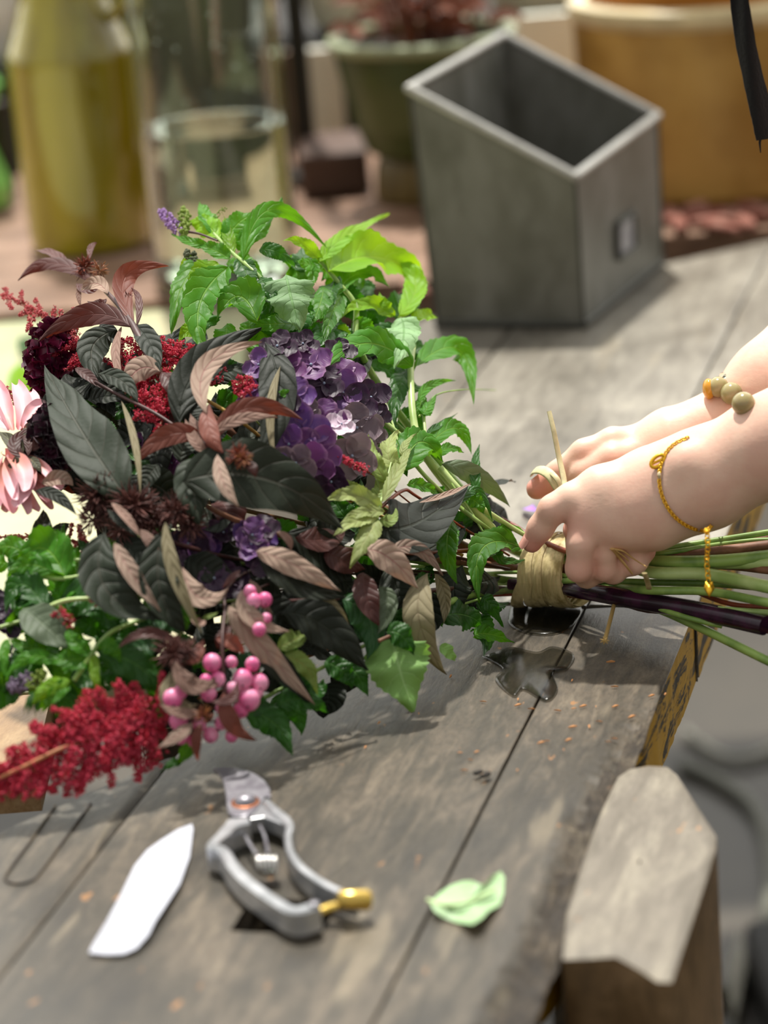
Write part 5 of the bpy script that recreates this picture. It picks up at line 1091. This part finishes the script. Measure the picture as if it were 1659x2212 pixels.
mb.add(base,[(3,2,1,0)]); mb.add(ib,[(0,1,2,3)]); mb.build('box_body',M_tin,tin,smooth=False)
mb=MB()
for k in range(4): mb.tube([topq[k],topq[(k+1)%4]],.0042,10); mb.ball(topq[k],.0043,10)
mb.build('rolled_rim',M_rim,tin)
mb=MB()
for k in range(4): mb.tube([base[k]+Vector((0,0,.004)),base[(k+1)%4]+Vector((0,0,.004))],.003,8)
for k in range(3): mb.tube([base[k],topq[k]],.0016,8)
mb.build('seams',plain('dark_tin_seam','4c4c46',.5,.5),tin)
# label holder on the right face
fn_=(Cc-B).cross(Bt-B).normalized(); 
if fn_.dot(CP-B)<0: fn_=-fn_
fx=(Cc-B).normalized(); fy=fn_.cross(fx)*-1
if fy.z<0: fy=-fy
dn=ray(1350,508); lc=CP+dn*(((B-CP).dot(fn_))/dn.dot(fn_)); hw,hh=.022,.015
mb=MB(); cs=[lc+fx*a_*hw+fy*b_*hh+fn_*.002 for a_,b_ in ((-1,-1),(1,-1),(1,1),(-1,1))]
for k in range(4): mb.tube([cs[k],cs[(k+1)%4]],.003,8,flat=.6)
mb.build('label_holder',plain('dark_metal_frame','54544e',.5,.5),tin)
mb=MB(); mb.add([c_-fn_*.0008 for c_ in cs]+[c_-fn_*.0018 for c_ in cs],[(0,1,2,3),(7,6,5,4),(0,4,5,1),(1,5,6,2),(2,6,7,3),(3,7,4,0)]); mb.build('label_card',plain('pale_card','b4b2b4',.6,var=.3,nscale=120,col2='8a8890'),tin,smooth=False)

# ------------------------------------------------------------------ tan planter with inner pot
M_tanp=(lambda g: g.done(g.bsdf(g.mix(g.smooth(g.noise(g.coord('Object'),9,3,.5),.35,.65),C('c89e54'),C('a07634')),.4)))(N('honey_glaze'))
M_tanr=plain('pale_honey_rim','e8d4a4',.3,var=.2,nscale=30)
pr_=.128; pb=at_base(1580,447,pr_)
pl=thing('honey_planter','large honey tan glazed planter with pale rim, back right','planter',tuple(pb)); zr=pY(1560,40,pb.y-pr_-.005).z; p0=pb.xy.to_3d()
mb=MB(); mb.lathe([(.0001,TZ+.001),(.118,TZ+.001),(pr_-.004,TZ+.008),(pr_+.002,TZ+.10),(pr_+.004,zr-.012),(pr_+.001,zr-.006),(pr_-.008,zr-.01),(pr_-.012,TZ+.05),(.0001,TZ+.03)],p0,72); mb.build('planter_body',M_tanp,pl)
mb=MB(); mb.lathe([(pr_+.004,zr-.011),(pr_+.009,zr-.004),(pr_+.008,zr+.006),(pr_,zr+.010),(pr_-.010,zr+.006),(pr_-.009,zr-.01)],p0,72); mb.build('rim',M_tanr,pl)
ip=thing('orange_pot','smaller orange tan pot standing inside the honey planter','pot',(p0.x,p0.y,TZ+.031))
mb=MB(); mb.lathe([(.0001,TZ+.031),(.075,TZ+.032),(.094,zr-.02),(.098,zr+.05),(.104,zr+.056),(.104,zr+.10),(.098,zr+.102),(.09,zr+.05),(.07,TZ+.05),(.0001,TZ+.045)],p0,56); mb.build('pot_body',plain('orange_glaze','c8822c',.4,var=.2,nscale=12),ip)
# bark pieces in front of the planter
M_bark=plain('red_brown_bark','7c4030',.8,var=.6,nscale=60,bump=.6,col2='a07060')
rr=random.Random(9)
proto=None
for i,(x,y) in enumerate([(1470,500),(1510,480),(1545,492),(1580,478),(1610,495),(1640,480),(1560,506),(1625,462),(1500,462),(1450,480),(900,640),(880,668)]):
    p=tb(x,y,.0)
    a_=rr.uniform(0,3.1); l=rr.uniform(.015,.03); dx=Vector((math.cos(a_),math.sin(a_),0)); w_=Vector((-dx.y,dx.x,0)); mb=MB(); rows=[]
    for k in range(9):
        t_=k/8*2-1; rows.append([p+dx*l*t_+w_*(math.cos(q)*l*.35*(1-.5*t_*t_)*(1+.3*noise.noise(Vector((k,q,i)))))+Vector((0,0,.0065+math.sin(q)*.006*(1-.4*t_*t_))) for q in [2*math.pi*j/8 for j in range(8)]])
    mb.grid(rows,True); mb.add(rows[0],[tuple(range(7,-1,-1))]); mb.add(rows[-1],[tuple(range(8))])
    b_=mb.build('bark_piece',M_bark); tag(b_,'reddish brown piece of bark lying before the honey planter' if x>1000 else 'reddish brown bark piece left of the metal box','bark','bark pieces by the planter' if x>1000 else 'bark pieces left of the box')
# plant in the green pot
pt=thing('potted_plant','dark reddish plant with brown stems growing in the green pot','plant',(g3.x,g3.y,sh if False else float(g3.z)+TZ+.2))
potz=pY(940,100,sY-.09).z
pt.location=(g3.x,g3.y,potz-.01); pt['_o']=(g3.x,g3.y,potz-.01)
for k in range(26):
    a_=rr.uniform(0,6.28); r0=rr.uniform(.005,.06); o=Vector((g3.x+math.cos(a_)*r0,g3.y+math.sin(a_)*r0,potz-.012)); sp2=Vector((math.cos(a_),math.sin(a_),0))*rr.uniform(.01,.06); h_=rr.uniform(.08,.2)
    mb=MB(); mb.tube(stempath([o,o+sp2*.4+Vector((0,0,h_*.5)),o+sp2+Vector((0,0,h_))]),.0028,6); mb.build('stalk',M_redstem,pt)
for k in range(60):
    a_=rr.uniform(0,6.28); r0=rr.uniform(.0,.075); o=Vector((g3.x+math.cos(a_)*r0,g3.y+math.sin(a_)*r0,potz+rr.uniform(-.005,.04 if k<40 else .15))); dr=Vector((math.cos(a_+.5),math.sin(a_+.5),rr.uniform(-.2,.6))).normalized()*rr.uniform(.02,.04)
    mb=MB(); leaf_mesh(mb,o,o+dr*.5+Vector((0,0,.006)),o+dr,.02,Vector((0,-.6,.8)).normalized(),.3,'lance',0,nl=8,nw=4); mb.build('leaf',M_redleaf,pt)

# ------------------------------------------------------------------ things far behind
M_creamp=plain('cream_pot_glaze','e6dfc4',.35,var=.12,nscale=14); M_post=plain('white_post','e4e2d4',.5,var=.1); M_dk=plain('dark_shelf','1e1913',.7)
y_s=3.05
zs=pY(720,100,y_s).z
shelf=thing('dark_shelf','dark wooden shelf running behind the green pot','shelf',(-.3,3.3,0))
mb=MB(); box(mb,-1.5,1.8,y_s,y_s+.45,zs-.028,zs); mb.build('shelf_board',M_dk,shelf,smooth=False)
for x_ in (-1.4,-.02,1.6):
    mb=MB(); box(mb,x_-.035,x_+.035,y_s+.2,y_s+.27,0,zs-.029); mb.build('shelf_leg',M_dk,shelf,smooth=False)
def potlike(name,label,cat,x,r,h,mat,prof=None,y=None,n=40):
    y=y_s+.05+r if y is None else y; c_=Vector((x,y,zs)); o=thing(name,label,cat,tuple(c_)); mb=MB()
    mb.lathe([(.0001,zs+.001),(r*.6,zs+.001),(r*.75,zs+.01),(r*.97,zs+h*.5),(r,zs+h*.9),(r*1.05,zs+h*.92),(r*1.05,zs+h),(r*.95,zs+h),(r*.9,zs+h*.6),(r*.6,zs+.02),(.0001,zs+.015)],(x,y,0),n); mb.build('pot_body',mat,o); return o
potlike('cream_pot','cream pot on the dark shelf, between the glass vase and the green pot','pot',pY(775,50,y_s+.12).x,.075,.16,M_creamp)
potlike('white_pot','white pot on the shelf at the top left corner','pot',pY(-5,10,y_s+.1).x,.045,.12,plain('white_glaze','f0efe8',.3))
potlike('cream_bowl','cream bowl on the shelf left of the honey planter','pot',pY(1190,-10,y_s+.1).x,.09,.1,M_creamp)
potlike('dark_green_pot','dark green pot on the shelf behind the olive jar','pot',pY(250,20,y_s+.1).x,.06,.15,M_green)
potlike('brown_pot','brown pot on the shelf behind the glass vase','pot',pY(480,10,y_s+.1).x,.08,.2,plain('brown_glaze','4c3a28',.4))
# standing boards behind the display
def board(label,x0,y0,x1,y1,Y,mat,th=.02):
    a_,b_=pY(x0,y1,Y),pY(x1,y0,Y); mb=MB(); box(mb,a_.x,b_.x,Y,Y+th,TZ+.0005 if y1>400 else a_.z,b_.z); return mb
def standing(label,x0,x1,ytop,Y,mat,name='standing_board',cat='board',th=.018):
    a_,b_=pY(x0,400,Y),pY(x1,400,Y); zt_=pY((x0+x1)/2,ytop,Y).z; mb=MB(); box(mb,a_.x,b_.x,Y,Y+th,TZ+.0006,zt_)
    o=mb.build(name,mat,smooth=False); tag(o,label,cat); return o
standing('pale cream upright board left of the green pot',690,758,105,2.86,M_post)
standing('white panel standing between the metal box and honey planter',1100,1300,30,2.90,plain('white_panel','e8eadb',.6,var=.05))
standing('brown panel behind the metal stand post',640,700,110,2.87,plain('brown_panel','8a6f58',.6,var=.3))
standing('dark panel standing behind the glass vase',330,590,-140,2.84,plain('charcoal_panel','3c3f36',.6,var=.5,nscale=6,col2='5c5f52'))
standing('dark brown panel left of the olive jar',-200,30,230,2.82,plain('umber_panel','33251c',.7,var=.5,nscale=8))
p_=pY(-30,185,2.78); bl=thing('green_ball','bright green round thing at the left edge beside the jar','ornament',(p_.x-.01,2.78,TZ)); mb=MB(); mb.lathe([(.0001,TZ+.0006),(.03,TZ+.0006),(.033,TZ+.02),(.016,p_.z-.05),(.02,p_.z-.035),(.036,p_.z),(.02,p_.z+.03),(.0001,p_.z+.036)],(p_.x-.02,2.78,0),32); mb.build('green_vase',plain('bright_green_glaze','8fd86a',.3),bl)
box_=thing('clay_block','low pinkish clay block behind the green pot foot','block',(pY(740,300,2.72).x,2.74,TZ)); mb=MB(); a_=pY(650,400,2.68).x; b_=pY(800,400,2.68).x; box(mb,a_,b_,2.68,2.8,TZ+.0006,pY(720,330,2.68).z); bevel(mb.build('block',plain('pink_clay','5c4438',.7,var=.35,nscale=9),box_,smooth=False),.006)
# lower yellow and foliage behind dahlia
for (x0,y0,x1,y1,w_,kk) in ((95,720,50,770,44,'mintd'),(70,800,20,840,60,'mintb'),(95,830,40,860,50,'mintb'),(60,735,40,760,30,'mintd')):
    tag(L(None,kk,x0,y0,(x0+x1)/2,(y0+y1)/2-8,x1,y1,w_,name='fallen_leaf',fn=lambda x,y,d:tb(x,y,.001+max(d,0)*.6)),'blurry green leaf lying on the cream board behind the dahlia','leaf','leaves on the cream board')

# ------------------------------------------------------------------ things on the floor, lower right
M_hose=plain('grey_hose','6f6f62',.5)
mb=MB(); c_=tb(1560,1850,-TZ+.012-CAMH*0)
def fl(x,y,h=.01): return tb(x,y,-TZ+h)
mb.tube(stempath([fl(1470,1650),fl(1560,1690),fl(1640,1760),fl(1665,1900),fl(1640,2050),fl(1560,2150)]),.009,8); o=mb.build('hose',M_hose); tag(o,'grey garden hose curving over the concrete floor','hose')
mb=MB(); mb.tube(stempath([fl(1480,1580),fl(1580,1640),fl(1700,1600),fl(1780,1500)]),.006,8); o=mb.build('cord',plain('pale_cord','a8a698',.5)); tag(o,'pale thin cord lying on the concrete floor','cord')
q0=fl(1640,2110,.0); bn=thing('black_crate','dark crate on the floor at the lower right corner','crate',tuple(q0))
mb=MB(); x_,y_=fl(1605,2212).x,fl(1640,2212,.0).y; box(mb,x_+.02,x_+.45,y_-.3,y_+.10,.002,.07); bevel(mb.build('crate_body',plain('black_plastic','1a1816',.6),bn,smooth=False),.01)
pp=[fl(1572,2130),fl(1600,2040),fl(1612,2125),fl(1590,2230)]
mb=MB(); mb.prism([p+Vector((0,0,.02)) for p in pp],dz=.02); o=mb.build('paper_scrap',plain('pale_paper','b8b4a4',.7),smooth=False); tag(o,'pale scrap of board on the floor beside the dark crate','scrap')

# ------------------------------------------------------------------ secateurs
def c7(x,y,h=0.0): return tb(430+x/4.1475,1640+y/4.1475,h)
M_alu=plain('worn_aluminium','c8c9cc',.3,.6,var=.12,nscale=60,col2='a8aaad'); M_steel=plain('scratched_steel','9c9aa0',.38,.55,var=.2,nscale=80,col2='7c7880'); M_brass=plain('brass','d8b860',.25,.9,var=.1)
sec=thing('secateurs','open silver garden secateurs with brass catch lying on the bench','secateurs',tuple(c7(600,800)))
bl_=[(118,74),(220,70),(330,74),(430,95),(520,135),(590,190),(635,255),(645,335),(592,322),(560,380),(505,455),(440,500),(380,508),(300,500),(258,465),(244,390),(238,300),(215,190),(170,105)]
mb=MB(); mb.prism([c7(x,y,.0125) for x,y in bl_],dz=.0028); bevel(mb.build('blade',M_steel,sec,smooth=False),.0006)
hk=[(250,160),(330,190),(460,230),(540,300),(560,400),(480,480),(300,470),(262,380),(255,250)]
mb=MB(); mb.prism([c7(x,y,.0095) for x,y in hk],dz=.0045); bevel(mb.build('hook_blade',M_steel,sec,smooth=False),.0008)
cc_=c7(415,388,.0125); mb=MB(); mb.lathe([(.0001,.0042),(.003,.0040),(.0048,.0028),(.0056,.0008),(.0058,-.0005)],(0,0,0),28); mb.v=[tuple(Vector(v)+cc_) for v in mb.v]; mb.build('pivot_bolt',M_steel,sec)
mb=MB(); mb.lathe([(.0056,.0006),(.0072,.0005),(.0074,-.0004)],(0,0,0),28); mb.v=[tuple(Vector(v)+cc_) for v in mb.v]; mb.build('washer',plain('copper_washer','a86844',.4,.8),sec)
def handle(pl, wd, h0, h1, name, label=None):
    P=stempath([c7(x,y,h0) for x,y in pl],8); n=len(P); mb=MB(); rows=[]
    for i,p in enumerate(P):
        t_=(P[min(i+1,n-1)]-P[max(i-1,0)]).normalized(); s_=Vector((-t_.y,t_.x,0)).normalized(); w_=np.interp(i/(n-1),[k/(len(wd)-1) for k in range(len(wd))],wd)/1000/2; dz=h0-h1; c_=min(.0012,w_*.5)
        q=[(-w_,-dz+.001),(-w_,-c_),(-w_+c_,0),(w_-c_,0),(w_,-c_),(w_,-dz+.001),(w_-c_,-dz),(-w_+c_,-dz)]
        rows.append([p+s_*a_+Vector((0,0,b_)) for a_,b_ in q])
    mb.grid(rows,True); mb.add(rows[0],[tuple(range(7,-1,-1))]); mb.add(rows[-1],[tuple(range(8))]); return bevel(mb.build(name,M_alu,sec,smooth=False,label=label),.0005)
handle([(600,360),(690,450),(775,520),(812,590),(795,680),(812,790),(880,910),(990,1010),(1120,1095),(1260,1165),(1400,1205)],[4.4,5.8,5.6,4.4,3.8,3.9,4,3.9,3.8,3.6,3.2],.0135,.0012,'handle')
handle([(440,535),(300,570),(200,660),(110,760),(215,800),(300,930),(430,1070),(590,1190),(720,1275),(830,1335),(930,1330),(1060,1290)],[7,7.6,6,5.2,5.6,6,6,6,6,6.2,7,6.4],.0145,.0012,'handle')
mb=MB(); mb.prism([c7(x,y,.0115) for x,y in [(470,500),(560,395),(600,340),(730,470),(800,545),(770,590),(700,560),(580,515),(455,535)]],dz=.008); bevel(mb.build('tang',M_alu,sec,smooth=False),.0006)
mb=MB(); mb.prism([c7(x,y,.0108) for x,y in [(250,540),(330,512),(440,510),(445,570),(380,610),(300,650),(280,700),(200,640)]],dz=.008); bevel(mb.build('tang',M_alu,sec,smooth=False),.0006)
for x0,y0,x1,y1,x2,y2 in ((395,640,440,740,520,860),(545,600,590,700,620,850)):
    mb=MB(); mb.tube(stempath([c7(x0,y0,.008),c7(x1,y1,.008),c7(x2,y2,.009)]),.0009,8); mb.build('spring_arm',M_steel,sec)
sc_=c7(610,955,.0082); hel=[]
for i in range(90):
    a_=i/90*2*math.pi*4.5; t_=i/89-.5; hel.append(sc_+CR*t_*.009+Vector((0,math.cos(a_)*.0048,0))+Vector((0,0,math.sin(a_)*.0048)))
mb=MB(); mb.tube(hel,.0010,7); mb.build('spring_coil',plain('bright_spring_steel','dcdad6',.15,1.0),sec)
mb=MB(); mb.tube([c7(1020,1385,.006),c7(1180,1325,.0075),c7(1290,1300,.009)],.0030,12,flat=.7); mb.build('catch_link',M_brass,sec)
mb=MB(); a0_,a1_=c7(1245,1258,.0125),c7(1530,1262,.009); mb.tube([a0_,a0_.lerp(a1_,.06),a0_.lerp(a1_,.9),a1_],[.0028,.0044,.0052,.0042],20); mb.build('catch_cap',M_brass,sec)
mb=MB(); mb.lathe([(.0001,.001),(.0022,.001),(.0026,0)],(0,0,0),12); mb.v=[tuple(Vector(v)+c7(1030,1300,.0148)) for v in mb.v]; mb.build('catch_pin',M_steel,sec)

# ------------------------------------------------------------------ paper petal, green leaf, scraps
pp=[(415,1779),(418,1790),(410,1850),(388,1910),(355,1960),(335,1990),(320,2020),(295,2048),(268,2060),(230,2062),(192,2058),(200,2040),(230,1990),(262,1930),(290,1870),(318,1835),(350,1812),(385,1790)]
mb=MB(); c_=tb(310,1930,.003); P=[tb(x,y,.0022+.002*math.sin(y*.02)) for x,y in pp]; rows=[[c_.lerp(p,k/5) for p in P] for k in range(1,6)]
rows.insert(0,[c_+(P[i]-c_)*.01 for i in range(len(P))])
lowr=[[p-Vector((0,0,.0005)) for p in r] for r in rows]
mb.grid(rows,True); mb.grid([r[::-1] for r in lowr],True); mb.grid([rows[-1],lowr[-1]],True)
o=mb.build('paper_petal',plain('white_paper','b8bac4',.75,var=.06,nscale=300,bump=.4)); tag(o,'white feather shaped piece of paper on the bench left of the secateurs','paper')
gl=thing('fallen_leaf','pale green leaf with a notched edge lying across the bench crack','leaf',tuple(tb(1015,1945)))
out_=[(930,1950),(950,1928),(975,1912),(1000,1903),(1018,1902),(1030,1908),(1042,1912),(1052,1905),(1065,1890),(1082,1882),(1090,1895),(1088,1930),(1080,1955),(1055,1968),(1040,1985),(1020,1997),(985,1992),(955,1980),(938,1968)]
mb=MB(); c_=tb(1015,1948,.0045); P=[tb(x,y,.003+.003*math.sin(x*.05)) for x,y in out_]; rows=[[c_.lerp(p,k/5)+Vector((0,0,.001*math.sin(k*1.3)*.3)) for p in P] for k in range(1,6)]; rows.insert(0,[c_+(P[i]-c_)*.01 for i in range(len(P))])
mb.grid(rows,True); mb.grid([[p-Vector((0,0,.0004)) for p in r][::-1] for r in rows],True); mb.build('blade',plain('pale_green_leaf_flesh','a6c690',.5,var=.12,nscale=60,Subsurface_Weight=.1),gl)
mb=MB(); mb.tube(stempath([tb(924,1944,.004),tb(960,1955,.0048),tb(1015,1948,.0058),tb(1070,1920,.0045)]),[.0010]*18+[.0006],7); mb.build('midrib',plain('pale_rib','c4dca0',.5),gl)
for i,(x,y,l,a_,mt,lab) in enumerate([(1040,1672,14,.6,'2a2620','small black crumb on the bench beside the right crack'),(1150,1100,0,0,'b070d8','')]):
    if l:
        mb=MB(); p=tb(x,y,.0022); 
        for k in range(5): mb.ball(p+Vector((math.cos(k*1.9)*.003,math.sin(k*1.3)*.003,0)),.0014,7,(1.6,1,.8))
        o=mb.build('crumb',plain('black_crumb',mt,.8)); tag(o,lab,'crumb')
mb=MB(); P0=tb(1132,1100,.0012); leaf_mesh(mb,P0,tb(1148,1096,.006),tb(1166,1104,.0015),.0085,Vector((0,-.3,1)).normalized(),.1,'round',0,nl=10,nw=6); o=mb.build('purple_petal',plain('violet_petal','a86ce0',.5)); tag(o,'small violet petal on the bench under the far hand','petal')
M_chip=plain('orange_wood_chip','c88a50',.7,var=.3,nscale=200)
rr=random.Random(77); proto=None
for k in range(34):
    x,y=rr.choice([(1200,1490),(1300,1560),(860,1590),(1080,1620),(1350,1450),(1150,1700),(960,1500),(1240,1560)]); x+=rr.uniform(-90,90); y+=rr.uniform(-45,60)
    p=tb(x,y,.0004)
    if proto is None:
        mb=MB(); mb.add([(-.0024,0,.0004),(0,-.0004,.0006),(.0026,.0002,.0004),(.0004,.0006,.0009),(-.002,0,-.0002),(0,-.0003,-.0002),(.0022,.0001,-.0002)],[(0,1,3),(1,2,3),(0,4,5,1),(1,5,6,2),(2,6,4,0,3)]); o=mb.build('wood_chip',M_chip,smooth=False); proto=o
    else: o=proto.copy(); COL.objects.link(o)
    o.location=(p.x,p.y,p.z); o.rotation_euler=(0,0,rr.choice([0,.4,1.2,1.3,2.8])+rr.uniform(-.2,.2)); o.scale=[rr.uniform(.5,1.1)]*3
    tag(o,'tiny orange wood splinter on the grey bench boards','splinter','orange splinters on the bench')
def wet():
    g=N('bench_water'); t_=g.n('BsdfTransparent'); t_.inputs[0].default_value=C('b4b4ae'); gl_=g.n('BsdfGlossy'); gl_.inputs['Roughness'].default_value=.16; f_=g.n('Fresnel'); f_.inputs[0].default_value=1.3
    mx=g.n('MixShader'); g.l(f_.outputs[0],mx.inputs[0]); g.l(t_.outputs[0],mx.inputs[1]); g.l(gl_.outputs[0],mx.inputs[2]); return g.done(mx.outputs[0])
M_wet=wet()
for lab,pl_ in (('shallow puddle of water on the bench right below the raffia binding',[(1105,1303),(1150,1296),(1200,1300),(1255,1312),(1248,1340),(1222,1362),(1180,1372),(1130,1366),(1098,1345)]),
  ('dark wet puddle on the bench right of the pale toothed leaf',[(1040,1420),(1100,1400),(1160,1410),(1195,1398),(1240,1415),(1225,1445),(1195,1455),(1205,1490),(1180,1515),(1130,1490),(1110,1505),(1070,1470),(1085,1445)])):
    P=stempath([tb(*q) for q in pl_+pl_[:1]],5)[:-1]; c_=sum(P,Vector())/len(P); mb=MB()
    rows=[[c_+(p-c_)*q+Vector((0,0,z_)) for p in P] for q,z_ in ((.02,.0012),(.6,.0012),(.94,.0011),(.99,.0008),(1,.0003))]
    mb.grid(rows,True); o=mb.build('puddle',M_wet); tag(o,lab,'water')
gp=[(196,1736),(140,1812),(84,1888),(64,1904),(36,1909),(14,1903),(14,1888),(62,1822),(120,1740)]
mb=MB(); mb.tube(stempath([tb(x,y,-.0003) for x,y in gp]),.0007,6); o=mb.build('groove',M_body,bench)
for o in bpy.data.objects:
    if '_o' in o: del o['_o']
